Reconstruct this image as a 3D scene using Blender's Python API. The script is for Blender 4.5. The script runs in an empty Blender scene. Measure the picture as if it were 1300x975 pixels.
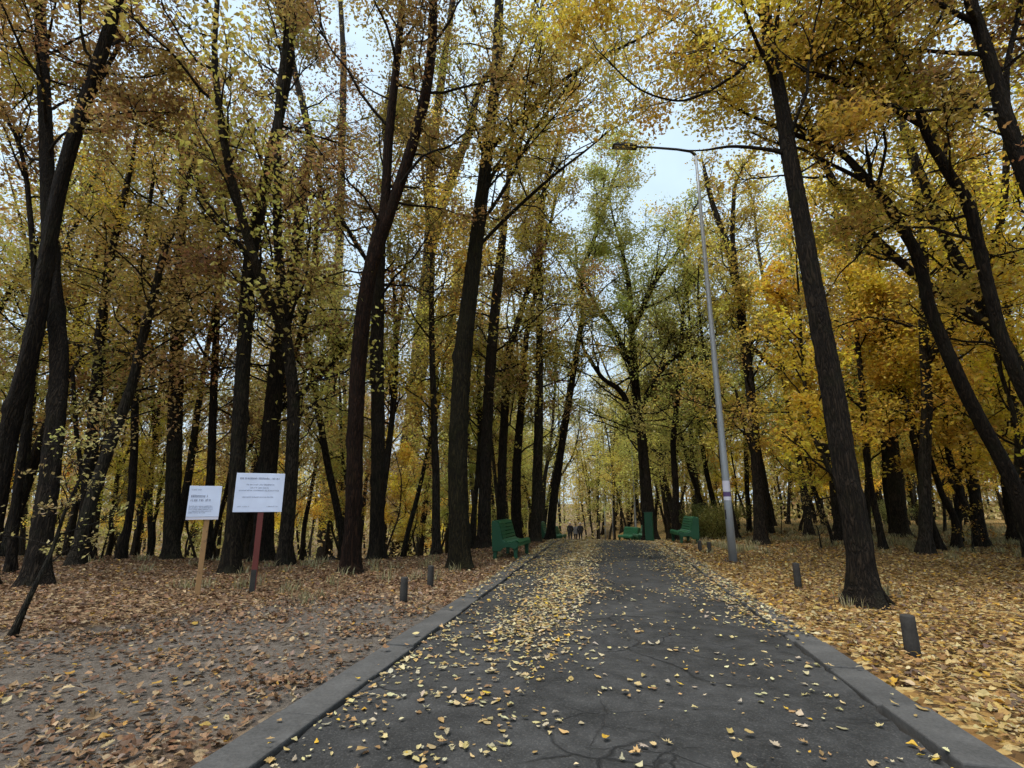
import bpy, bmesh, math, random
import numpy as np
from mathutils import Vector, Matrix

random.seed(11)
RNG = np.random.default_rng(11)
scene = bpy.context.scene
COL = scene.collection
R = math.radians

# ------------------------------------------------------------------ camera
PITCH, YAW, FPX, EYE = R(13.03), R(10.36), 650.0, 1.6
FH = np.array([-math.sin(YAW), math.cos(YAW), 0.0])
RIGHT = np.array([math.cos(YAW), math.sin(YAW), 0.0])
UPZ = np.array([0, 0, 1.0])
FWD = FH * math.cos(PITCH) + UPZ * math.sin(PITCH)
CUP = -FH * math.sin(PITCH) + UPZ * math.cos(PITCH)
CAM = np.array([0, 0, EYE])

def ray(px, py):
    return RIGHT * (px - 650.0) + CUP * (487.5 - py) + FWD * FPX

def at(px, py, d):
    """point of the place seen at that photo pixel, d metres ahead; and metres per pixel there"""
    r = ray(px, py)
    s = d / float(r @ FH)
    return CAM + r * s, s

cam_data = bpy.data.cameras.new('camera')
cam = bpy.data.objects.new('camera', cam_data)
COL.objects.link(cam)
cam.location = CAM
cam.rotation_euler = (R(90) + PITCH, 0, YAW)
cam_data.sensor_width = 36.0
cam_data.lens = FPX / 1300.0 * 36.0
cam_data.clip_start = 0.05
cam_data.clip_end = 3000
scene.camera = cam

# ------------------------------------------------------------------ terrain
def sstep(a, b, v):
    t = np.clip((v - a) / (b - a), 0, 1)
    return t * t * (3 - 2 * t)

def soft_drop(y, y0, k, cap, yend):
    """parabola from y0 steepening to slope cap, then straight, level after yend"""
    yc = y0 + cap / (2 * k)
    a = np.clip(y, y0, yc) - y0
    b = np.clip(y, yc, yend) - yc
    return -(k * a * a + cap * b)

def road_x(y):
    """the drive bends to the left beyond the crest"""
    return -.08 - 0.0040 * np.clip(y - 32, 0, None) ** 2

def noise2(x, y, s, seed=0):
    r = np.random.default_rng(seed)
    v = 0
    for i in range(7):
        a = r.uniform(0, 2 * math.pi); f = r.uniform(.6, 1.7) / s; p = r.uniform(0, 7)
        v = v + np.sin((x * math.cos(a) + y * math.sin(a)) * f * 6.28 + p)
    return v / 3.7

def terrain(x, y):
    x = np.asarray(x, float); y = np.asarray(y, float)
    xr = x - road_x(y)
    mid = soft_drop(y, 20, .0056, .078, 95)
    right = soft_drop(y, 48, .002, .05, 120) + .012 * np.clip(y - 12, 0, 35) * 0.3
    left = soft_drop(y, 11, .0125, .125, 60)
    wr = sstep(3.2, 12, xr); wl = sstep(3.4, 9, -xr)
    z = mid * (1 - wr) * (1 - wl) + right * wr + left * wl
    off = sstep(2.5, 4.2, np.abs(xr))
    z = z + off * (noise2(x, y, 6, 3) * .05 + noise2(x, y, 1.7, 4) * .018)
    return z

def tz(x, y):
    return float(terrain(np.array([x]), np.array([y]))[0])

def ground(px, py):
    """where the line of sight through a photo pixel meets the ground"""
    r = ray(px, py)
    r = r / float(r @ FH)
    ds = np.arange(2.0, 120, .02)
    P = CAM[None] + ds[:, None] * r[None]
    below = P[:, 2] <= terrain(P[:, 0], P[:, 1])
    i = int(np.argmax(below)) if below.any() else len(ds) - 1
    return P[i], float(ds[i])

# ------------------------------------------------------------------ mesh helpers
def np_mesh(name, V, loops, totals, mats, mat_idx=None, attrs=None, smooth=False):
    me = bpy.data.meshes.new(name)
    V = np.ascontiguousarray(V, np.float32); loops = np.ascontiguousarray(loops, np.int32)
    totals = np.asarray(totals, np.int32)
    me.vertices.add(len(V)); me.vertices.foreach_set('co', V.ravel())
    me.loops.add(len(loops)); me.loops.foreach_set('vertex_index', loops)
    me.polygons.add(len(totals))
    st = np.zeros(len(totals), np.int32); st[1:] = np.cumsum(totals)[:-1]
    me.polygons.foreach_set('loop_start', st)
    if mat_idx is not None:
        me.polygons.foreach_set('material_index', np.ascontiguousarray(mat_idx, np.int32))
    sm = np.broadcast_to(np.asarray(smooth, bool), (len(totals),))
    me.polygons.foreach_set('use_smooth', np.ascontiguousarray(sm))
    for m in mats: me.materials.append(m)
    me.update(calc_edges=True)
    for k, a in (attrs or {}).items():
        a = np.asarray(a, np.float32)
        if a.ndim == 1:
            at_ = me.attributes.new(k, 'FLOAT', 'FACE'); at_.data.foreach_set('value', np.ascontiguousarray(a))
        else:
            at_ = me.attributes.new(k, 'FLOAT_COLOR', 'FACE')
            at_.data.foreach_set('color', np.ascontiguousarray(np.c_[a, np.ones(len(a), np.float32)]).ravel())
    return me

def link(name, me, parent=None, loc=None):
    o = bpy.data.objects.new(name, me)
    COL.objects.link(o)
    if parent is not None: o.parent = parent
    if loc is not None: o.location = loc
    return o

def thing(name, label, cat, loc=(0, 0, 0), rz=0.0, group=None):
    o = bpy.data.objects.new(name, None)
    COL.objects.link(o)
    o.empty_display_size = .3
    o.location = loc; o.rotation_euler = (0, 0, rz)
    o['label'] = label; o['category'] = cat
    if group: o['group'] = group
    return o

def tag(o, label=None, cat=None, group=None, kind=None):
    if label: o['label'] = label
    if cat: o['category'] = cat
    if group: o['group'] = group
    if kind: o['kind'] = kind
    return o

def dup(root, loc, rz, scale=1.0, label=None, group=None):
    r = root.copy(); COL.objects.link(r)
    r.location = loc; r.rotation_euler = (0, 0, rz); r.scale = (scale,) * 3
    if label: r['label'] = label
    if group: r['group'] = group
    for ch in list(root.children):
        c = ch.copy(); COL.objects.link(c); c.parent = r
        for g in list(ch.children):
            d = g.copy(); COL.objects.link(d); d.parent = c
    return r

class MB:
    """collects boxes, prisms and tubes into one mesh"""
    def __init__(self): self.bm = bmesh.new()
    def box(self, c, s, rot=None, bevel=0.0, mi=0):
        bm2 = bmesh.new()
        bmesh.ops.create_cube(bm2, size=1)
        for v in bm2.verts: v.co = Vector((v.co.x * s[0], v.co.y * s[1], v.co.z * s[2]))
        if bevel: bmesh.ops.bevel(bm2, geom=list(bm2.edges), offset=bevel, segments=2, affect='EDGES', profile=.5)
        m = Matrix.Translation(c)
        if rot is not None: m = m @ rot
        bm2.transform(m); self._add(bm2, mi); return self
    def prism(self, pts, y0, y1, mi=0, bevel=0.0):
        """outline in x,z extruded from y0 to y1"""
        bm2 = bmesh.new()
        a = [bm2.verts.new((x, y0, z)) for x, z in pts]
        f = bm2.faces.new(a)
        r = bmesh.ops.extrude_face_region(bm2, geom=[f])
        for v in [e for e in r['geom'] if isinstance(e, bmesh.types.BMVert)]: v.co.y = y1
        bmesh.ops.recalc_face_normals(bm2, faces=bm2.faces)
        if bevel: bmesh.ops.bevel(bm2, geom=list(bm2.edges), offset=bevel, segments=1, affect='EDGES')
        self._add(bm2, mi); return self
    def tube(self, pts, rad, n=12, mi=0, cap=True, smooth=True):
        bm2 = bmesh.new()
        pts = [Vector(p) for p in pts]
        rings = []
        ref = Vector((1, 0, 0)) if abs((pts[-1] - pts[0]).normalized().x) < .8 else Vector((0, 1, 0))
        for i, p in enumerate(pts):
            t = (pts[min(i + 1, len(pts) - 1)] - pts[max(i - 1, 0)]).normalized()
            u = t.cross(ref).normalized(); v = t.cross(u)
            rr = rad[i] if hasattr(rad, '__len__') else rad
            rings.append([bm2.verts.new(p + (u * math.cos(2 * math.pi * k / n) + v * math.sin(2 * math.pi * k / n)) * rr) for k in range(n)])
        for a, b in zip(rings, rings[1:]):
            for k in range(n):
                f = bm2.faces.new((a[k], a[(k + 1) % n], b[(k + 1) % n], b[k])); f.smooth = smooth
        if cap:
            bm2.faces.new(rings[0][::-1]); bm2.faces.new(rings[-1])
        bmesh.ops.recalc_face_normals(bm2, faces=bm2.faces)
        self._add(bm2, mi); return self
    def _add(self, bm2, mi):
        for f in bm2.faces: f.material_index = mi
        me = bpy.data.meshes.new('tmp'); bm2.to_mesh(me); bm2.free()
        self.bm.from_mesh(me); bpy.data.meshes.remove(me)
    def build(self, name, mats, parent=None):
        me = bpy.data.meshes.new(name); self.bm.to_mesh(me); self.bm.free()
        for m in (mats if isinstance(mats, (list, tuple)) else [mats]): me.materials.append(m)
        return link(name, me, parent)

# ------------------------------------------------------------------ materials
def mat(name):
    m = bpy.data.materials.new(name); m.use_nodes = True
    nt = m.node_tree; nt.nodes.clear()
    return m, nt, nt.nodes, nt.links

def N(nt, typ, **kw):
    n = nt.nodes.new(typ)
    for k, v in kw.items():
        if k in n.inputs: n.inputs[k].default_value = v
        else: setattr(n, k, v)
    return n

def ramp(nt, fac, stops):
    r = nt.nodes.new('ShaderNodeValToRGB')
    el = r.color_ramp.elements
    while len(el) < len(stops): el.new(.5)
    for e, (p, c) in zip(el, stops):
        e.position = p; e.color = (*c, 1) if len(c) == 3 else c
    nt.links.new(fac, r.inputs['Fac'])
    return r.outputs['Color']

def mixc(nt, fac, a, b, blend='MIX'):
    m = nt.nodes.new('ShaderNodeMix'); m.data_type = 'RGBA'; m.blend_type = blend
    for sock, v in ((m.inputs['Factor'], fac), (m.inputs['A'], a), (m.inputs['B'], b)):
        if hasattr(v, 'default_value'): nt.links.new(v, sock)
        else: sock.default_value = v if not isinstance(v, tuple) else (*v, 1)
    return m.outputs['Result']

def math_n(nt, op, a, b=None, clamp=False):
    m = nt.nodes.new('ShaderNodeMath'); m.operation = op; m.use_clamp = clamp
    for i, v in enumerate((a, b)):
        if v is None: continue
        if hasattr(v, 'default_value'): nt.links.new(v, m.inputs[i])
        else: m.inputs[i].default_value = v
    return m.outputs[0]

def noise_n(nt, vec, scale, detail=4, rough=.55, dist=0.0):
    n = N(nt, 'ShaderNodeTexNoise', Scale=scale, Detail=detail, Roughness=rough, Distortion=dist)
    nt.links.new(vec, n.inputs['Vector'])
    return n.outputs['Fac']

def finish(nt, color, rough=.8, bump=None, bump_strength=.4, bump_dist=.02, spec=.3, metallic=0.0):
    p = N(nt, 'ShaderNodeBsdfPrincipled')
    p.inputs['Roughness'].default_value = rough if not hasattr(rough, 'default_value') else .8
    if hasattr(rough, 'default_value'): nt.links.new(rough, p.inputs['Roughness'])
    p.inputs['Specular IOR Level'].default_value = spec
    p.inputs['Metallic'].default_value = metallic
    if hasattr(color, 'default_value'): nt.links.new(color, p.inputs['Base Color'])
    else: p.inputs['Base Color'].default_value = (*color, 1)
    if bump is not None:
        b = N(nt, 'ShaderNodeBump', Strength=bump_strength, Distance=bump_dist)
        nt.links.new(bump, b.inputs['Height']); nt.links.new(b.outputs['Normal'], p.inputs['Normal'])
    o = N(nt, 'ShaderNodeOutputMaterial')
    nt.links.new(p.outputs['BSDF'], o.inputs['Surface'])

def coord(nt, scale=(1, 1, 1)):
    tc = N(nt, 'ShaderNodeTexCoord'); mp = N(nt, 'ShaderNodeMapping')
    mp.inputs['Scale'].default_value = scale
    nt.links.new(tc.outputs['Object'], mp.inputs['Vector'])
    return mp.outputs['Vector']

def bark_material(name, tinted=True):
    m, nt, ns, lk = mat(name)
    v = coord(nt, (1, 1, .13))
    big = noise_n(nt, coord(nt), 1.3, 3)
    vor = N(nt, 'ShaderNodeTexVoronoi', Scale=26.0, feature='DISTANCE_TO_EDGE')
    ns_ = N(nt, 'ShaderNodeTexNoise', Scale=7.0, Detail=5.0)
    lk.new(v, ns_.inputs['Vector'])
    mv = N(nt, 'ShaderNodeMix', data_type='VECTOR'); mv.inputs['Factor'].default_value = .24
    lk.new(v, mv.inputs['A']); lk.new(ns_.outputs['Color'], mv.inputs['B'])
    lk.new(mv.outputs['Result'], vor.inputs['Vector'])
    ridge = math_n(nt, 'MULTIPLY', vor.outputs['Distance'], 3.2, True)
    fine = noise_n(nt, v, 45, 4, .65)
    h = math_n(nt, 'ADD', ridge, math_n(nt, 'MULTIPLY', fine, .6))
    c = ramp(nt, h, [(.15, (.004, .003, .0025)), (.6, (.012, .0095, .007)), (1.0, (.034, .027, .020))])  # near-black tones put the backlit shade of the trunks into the bark colour
    moss = ramp(nt, noise_n(nt, coord(nt), 2.3, 5, .6), [(.52, (0, 0, 0)), (.68, (1, 1, 1))])
    c = mixc(nt, math_n(nt, 'MULTIPLY', moss, .5), c, (.02, .023, .01))
    c = mixc(nt, math_n(nt, 'MULTIPLY', ramp(nt, big, [(.5, (0, 0, 0)), (.75, (1, 1, 1))]), .3), c, (.05, .048, .043))
    if tinted:
        oi = N(nt, 'ShaderNodeObjectInfo')
        c = mixc(nt, 1.0, c, oi.outputs['Color'], 'MULTIPLY')
    finish(nt, c, .92, h, .9, .03, .15)
    return m

def leaf_material(name, transl=.5, spread=.105):
    m, nt, ns, lk = mat(name)
    oi = N(nt, 'ShaderNodeObjectInfo')
    tone = N(nt, 'ShaderNodeAttribute', attribute_name='tone')
    hue = N(nt, 'ShaderNodeAttribute', attribute_name='hue')
    hs = N(nt, 'ShaderNodeHueSaturation')
    lk.new(math_n(nt, 'ADD', .5 - spread / 2, math_n(nt, 'MULTIPLY', hue.outputs['Fac'], spread)), hs.inputs['Hue'])
    lk.new(math_n(nt, 'ADD', .5, math_n(nt, 'MULTIPLY', tone.outputs['Fac'], 1.0)), hs.inputs['Value'])
    lk.new(oi.outputs['Color'], hs.inputs['Color'])
    d = N(nt, 'ShaderNodeBsdfDiffuse'); t = N(nt, 'ShaderNodeBsdfTranslucent')
    g = N(nt, 'ShaderNodeBsdfGlossy', Roughness=.45)
    lk.new(hs.outputs['Color'], d.inputs['Color']); lk.new(hs.outputs['Color'], t.inputs['Color'])
    mx = N(nt, 'ShaderNodeMixShader'); mx.inputs[0].default_value = transl
    lk.new(d.outputs[0], mx.inputs[1]); lk.new(t.outputs[0], mx.inputs[2])
    mg = N(nt, 'ShaderNodeMixShader'); mg.inputs[0].default_value = .03
    lk.new(mx.outputs[0], mg.inputs[1]); lk.new(g.outputs[0], mg.inputs[2])
    o = N(nt, 'ShaderNodeOutputMaterial'); lk.new(mg.outputs[0], o.inputs['Surface'])
    return m

def litter_material():
    m, nt, ns, lk = mat('fallen_leaf')
    a = N(nt, 'ShaderNodeAttribute', attribute_name='tint')
    v = coord(nt)
    c = mixc(nt, math_n(nt, 'MULTIPLY', noise_n(nt, v, 60, 3), .5), a.outputs['Color'], (.10, .06, .03), 'MIX')
    d = N(nt, 'ShaderNodeBsdfPrincipled', Roughness=.6); d.inputs['Specular IOR Level'].default_value = .25
    lk.new(c, d.inputs['Base Color'])
    t = N(nt, 'ShaderNodeBsdfTranslucent'); lk.new(c, t.inputs['Color'])
    mx = N(nt, 'ShaderNodeMixShader'); mx.inputs[0].default_value = .15
    lk.new(d.outputs[0], mx.inputs[1]); lk.new(t.outputs[0], mx.inputs[2])
    o = N(nt, 'ShaderNodeOutputMaterial'); lk.new(mx.outputs[0], o.inputs['Surface'])
    return m

def ground_material():
    m, nt, ns, lk = mat('woodland_floor')
    v = coord(nt)
    sep = N(nt, 'ShaderNodeSeparateXYZ'); lk.new(v, sep.inputs[0])
    side = math_n(nt, 'MULTIPLY', math_n(nt, 'ADD', sep.outputs['X'], 1.0), .5, True)
    vor = N(nt, 'ShaderNodeTexVoronoi', Scale=13.0); lk.new(v, vor.inputs['Vector'])
    s2 = N(nt, 'ShaderNodeSeparateColor'); lk.new(vor.outputs['Color'], s2.inputs[0])
    left = ramp(nt, s2.outputs['Red'], [(0, (.05, .032, .022)), (.45, (.16, .10, .06)), (.8, (.28, .19, .11)), (1, (.42, .31, .18))])
    right = ramp(nt, s2.outputs['Red'], [(0, (.06, .038, .02)), (.4, (.24, .13, .045)), (.75, (.42, .26, .08)), (1, (.55, .42, .2))])
    leaves = mixc(nt, side, left, right)
    soil = ramp(nt, math_n(nt, 'ADD', math_n(nt, 'MULTIPLY', noise_n(nt, v, 5, 6, .7), .5), math_n(nt, 'MULTIPLY', noise_n(nt, v, 60, 4, .7), .5)), [(.34, (.054, .044, .035)), (.5, (.125, .106, .088)), (.66, (.21, .186, .16))])
    # bare worn earth on the left verge, leaf mould elsewhere
    def falloff(cx, cy, rx, ry):
        ax = math_n(nt, 'DIVIDE', math_n(nt, 'SUBTRACT', sep.outputs['X'], cx), rx)
        ay = math_n(nt, 'DIVIDE', math_n(nt, 'SUBTRACT', sep.outputs['Y'], cy), ry)
        q = math_n(nt, 'ADD', math_n(nt, 'MULTIPLY', ax, ax), math_n(nt, 'MULTIPLY', ay, ay))
        return math_n(nt, 'SUBTRACT', 1.4, q, True)
    bare = math_n(nt, 'ADD', falloff(-4.2, 6.0, 2.4, 3.2), falloff(-6.5, 3.0, 3, 3), True)
    k = math_n(nt, 'ADD', math_n(nt, 'MULTIPLY', bare, .55), math_n(nt, 'MULTIPLY', noise_n(nt, v, 1.1, 5), .55))
    k = ramp(nt, k, [(.42, (0, 0, 0)), (.62, (1, 1, 1))])
    c = mixc(nt, k, leaves, soil)
    grass = ramp(nt, noise_n(nt, v, .35, 4), [(.55, (0, 0, 0)), (.7, (1, 1, 1))])
    far = math_n(nt, 'MULTIPLY', math_n(nt, 'SUBTRACT', sep.outputs['Y'], 10.0), .08, True)
    c = mixc(nt, math_n(nt, 'MULTIPLY', math_n(nt, 'MULTIPLY', math_n(nt, 'ADD', grass, .4, True), far), .75), c, (.10, .085, .035))
    h = math_n(nt, 'ADD', noise_n(nt, v, 30, 5, .7), math_n(nt, 'MULTIPLY', s2.outputs['Green'], .5))
    h = math_n(nt, 'ADD', h, math_n(nt, 'MULTIPLY', noise_n(nt, v, 110, 3, .6), .5))
    finish(nt, c, .95, h, .9, .03, .1)
    return m

def asphalt_material():
    m, nt, ns, lk = mat('worn_asphalt')
    v = coord(nt)
    ag = N(nt, 'ShaderNodeTexVoronoi', Scale=110.0); lk.new(v, ag.inputs['Vector'])
    s2 = N(nt, 'ShaderNodeSeparateColor'); lk.new(ag.outputs['Color'], s2.inputs[0])
    big = noise_n(nt, v, .55, 5, .6, .6)
    mid = noise_n(nt, v, 4.0, 5, .6)
    f = math_n(nt, 'ADD', math_n(nt, 'MULTIPLY', big, .6), math_n(nt, 'MULTIPLY', mid, .4))
    c = ramp(nt, f, [(.38, (.015, .015, .015)), (.5, (.040, .0395, .039)), (.62, (.072, .071, .070))])
    c = mixc(nt, .35, c, ramp(nt, s2.outputs['Red'], [(0, (.012, .012, .012)), (.8, (.045, .044, .042)), (1, (.13, .125, .118))]))
    # cracks: wide cells, broken up by a mask, denser on the right hand edge
    nz = N(nt, 'ShaderNodeTexNoise', Scale=1.6, Detail=5.0); lk.new(v, nz.inputs['Vector'])
    mv = N(nt, 'ShaderNodeMix', data_type='VECTOR'); mv.inputs['Factor'].default_value = .3
    lk.new(v, mv.inputs['A']); lk.new(nz.outputs['Color'], mv.inputs['B'])
    def crack(scale, width, mlo, mhi, mscale):
        vo = N(nt, 'ShaderNodeTexVoronoi', Scale=scale, feature='DISTANCE_TO_EDGE'); lk.new(mv.outputs['Result'], vo.inputs['Vector'])
        e = math_n(nt, 'SUBTRACT', 1.0, math_n(nt, 'DIVIDE', vo.outputs['Distance'], width), True)
        k = ramp(nt, noise_n(nt, v, mscale, 3), [(mlo, (0, 0, 0)), (mhi, (1, 1, 1))])
        return math_n(nt, 'MULTIPLY', e, k)
    cr = math_n(nt, 'MAXIMUM', crack(1.1, .018, .46, .56, .5), crack(3.6, .03, .52, .6, .42))
    c = mixc(nt, math_n(nt, 'MULTIPLY', cr, .9), c, (.012, .012, .012))
    h = math_n(nt, 'SUBTRACT', math_n(nt, 'ADD', math_n(nt, 'MULTIPLY', s2.outputs['Green'], .25), mid), math_n(nt, 'MULTIPLY', cr, 1.6))
    finish(nt, c, ramp(nt, mid, [(.3, (.62,) * 3), (.7, (.85,) * 3)]), h, .7, .016, .18)
    return m

def concrete_material(name, base=(.21, .205, .2), dark=(.10, .098, .095), joints=0.0):
    m, nt, ns, lk = mat(name)
    v = coord(nt)
    f = math_n(nt, 'ADD', math_n(nt, 'MULTIPLY', noise_n(nt, v, 2.2, 6, .65), .6), math_n(nt, 'MULTIPLY', noise_n(nt, v, 40, 4), .4))
    c = ramp(nt, f, [(.35, dark), (.65, base)])
    finish(nt, c, .88, noise_n(nt, v, 70, 5, .7), .5, .008, .25)
    return m

def paint_material(name, base, worn, wear=.62, rough=.5, scale=5.0, metallic=0.0, spec=.4):
    m, nt, ns, lk = mat(name)
    v = coord(nt)
    n = noise_n(nt, v, scale, 6, .7)
    k = ramp(nt, n, [(wear, (0, 0, 0)), (wear + .08, (1, 1, 1))])
    var = mixc(nt, noise_n(nt, v, scale * .4, 3), tuple(b * .75 for b in base), tuple(min(1, b * 1.2) for b in base))
    c = mixc(nt, k, var, worn)
    finish(nt, c, rough, noise_n(nt, v, 60, 4), .2, .004, spec, metallic)
    return m

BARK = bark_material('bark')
TWIG = bark_material('twig_bark', False)
LEAF = leaf_material('autumn_leaf')
LITTER = litter_material()
GROUND = ground_material()
ASPHALT = asphalt_material()
CONC = concrete_material('kerb_concrete', (.10, .097, .093), (.045, .044, .042))
POST = concrete_material('weathered_post', (.05, .046, .041), (.022, .02, .019))
GREEN = paint_material('green_paint', (.010, .082, .031), (.022, .04, .022), .68)
GREEN_D = paint_material('green_side_paint', (.006, .052, .020), (.014, .026, .014), .7)
STEEL = paint_material('galvanised_steel', (.30, .32, .34), (.20, .21, .22), .6, .5, 3.0, .35)
DARKSTEEL = paint_material('dark_steel', (.03, .03, .033), (.06, .05, .045), .6, .5)
WHITE = paint_material('white_board', (.62, .68, .85), (.55, .6, .74), .72, .45)
INK = paint_material('grey_ink', (.24, .26, .34), (.28, .3, .38), .7, .7)
PAPER = paint_material('paper_notice', (.62, .60, .68), (.5, .48, .55), .6, .7)
VIOLET = paint_material('violet_print', (.10, .06, .16), (.14, .1, .2), .6, .7)
RAWWOOD = paint_material('raw_timber', (.30, .17, .07), (.16, .09, .045), .55, .8, 9.0)
REDPAINT = paint_material('red_brown_paint', (.115, .022, .016), (.05, .028, .022), .6, .6)
GLASS_L = paint_material('lamp_lens', (.30, .32, .33), (.2, .2, .2), .7, .25)

# ------------------------------------------------------------------ tree builder
def tubes(P, Rad, sides):
    """P (B,n,3) polylines of equal length -> vertices, quads"""
    B, n, _ = P.shape
    T = np.empty_like(P)
    T[:, 1:-1] = P[:, 2:] - P[:, :-2]; T[:, 0] = P[:, 1] - P[:, 0]; T[:, -1] = P[:, -1] - P[:, -2]
    T /= np.linalg.norm(T, axis=2, keepdims=True) + 1e-9
    D = P[:, -1] - P[:, 0]
    ref = np.where((np.abs(D[:, 2:3]) > .7 * np.linalg.norm(D, axis=1, keepdims=True)), np.array([[1., 0, 0]]), np.array([[0, 0, 1.]]))
    U = np.cross(T, ref[:, None]); U /= np.linalg.norm(U, axis=2, keepdims=True) + 1e-9
    W = np.cross(T, U)
    a = np.arange(sides) * 2 * math.pi / sides
    V = P[:, :, None] + Rad[:, :, None, None] * (U[:, :, None] * np.cos(a)[None, None, :, None] + W[:, :, None] * np.sin(a)[None, None, :, None])
    idx = np.arange(B * n * sides).reshape(B, n, sides)
    i0 = idx[:, :-1]; i1 = idx[:, 1:]
    Q = np.stack([i0, np.roll(i0, -1, 2), np.roll(i1, -1, 2), i1], -1).reshape(-1, 4)
    return V.reshape(-1, 3), Q

def resample(P, Rad, step):
    P = np.asarray(P, float); Rad = np.asarray(Rad, float)
    # Catmull-Rom through the traced points, then equal steps
    Pe = np.vstack([2 * P[0] - P[1], P, 2 * P[-1] - P[-2]])
    out, ro = [], []
    for i in range(len(P) - 1):
        p0, p1, p2, p3 = Pe[i:i + 4]
        m = max(2, int(np.linalg.norm(p2 - p1) / step))
        for t in np.arange(m) / m:
            out.append(.5 * ((2 * p1) + (-p0 + p2) * t + (2 * p0 - 5 * p1 + 4 * p2 - p3) * t * t + (-p0 + 3 * p1 - 3 * p2 + p3) * t ** 3))
            ro.append(Rad[i] * (1 - t) + Rad[i + 1] * t)
    out.append(P[-1]); ro.append(Rad[-1])
    return np.array(out), np.array(ro)

def extend_up(P, Rad, H, rng, step=.6):
    """continue a traced stem above the picture to its full height"""
    P = list(P); Rad = list(Rad)
    d = P[-1] - P[-2]; d = d / np.linalg.norm(d)
    n = max(0, int((H - P[-1][2]) / step))
    r0 = Rad[-1]
    for i in range(n):
        d = d + rng.normal(0, .09, 3) + np.array([0, 0, .10]); d /= np.linalg.norm(d)
        P.append(P[-1] + d * step); Rad.append(max(.012, r0 * (1 - (i + 1) / (n + .5)) ** .8))
    return np.array(P), np.array(Rad)

def leaf_quads(C, size, rng, tilt=.75, aspect=.62):
    """kite shaped leaves: 4 vertices each, slightly folded"""
    n = len(C)
    nrm = np.array([0, 0, 1.]) + rng.normal(0, tilt, (n, 3)); nrm /= np.linalg.norm(nrm, axis=1, keepdims=True)
    t = rng.normal(0, 1, (n, 3)); t -= nrm * (t * nrm).sum(1, keepdims=True); t /= np.linalg.norm(t, axis=1, keepdims=True) + 1e-9
    s = np.cross(nrm, t)
    L = size * rng.uniform(.6, 1.35, (n, 1)); Wd = L * aspect * rng.uniform(.7, 1.15, (n, 1))
    fold = L * rng.uniform(-.12, .22, (n, 1))
    V = np.stack([C - t * L * .5, C + s * Wd * .5 + nrm * fold + t * L * .05, C + t * L * .5 - nrm * fold * .3, C - s * Wd * .5 + nrm * fold + t * L * .05], 1)
    return V.reshape(-1, 3), np.arange(4 * n).reshape(-1, 4)

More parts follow.
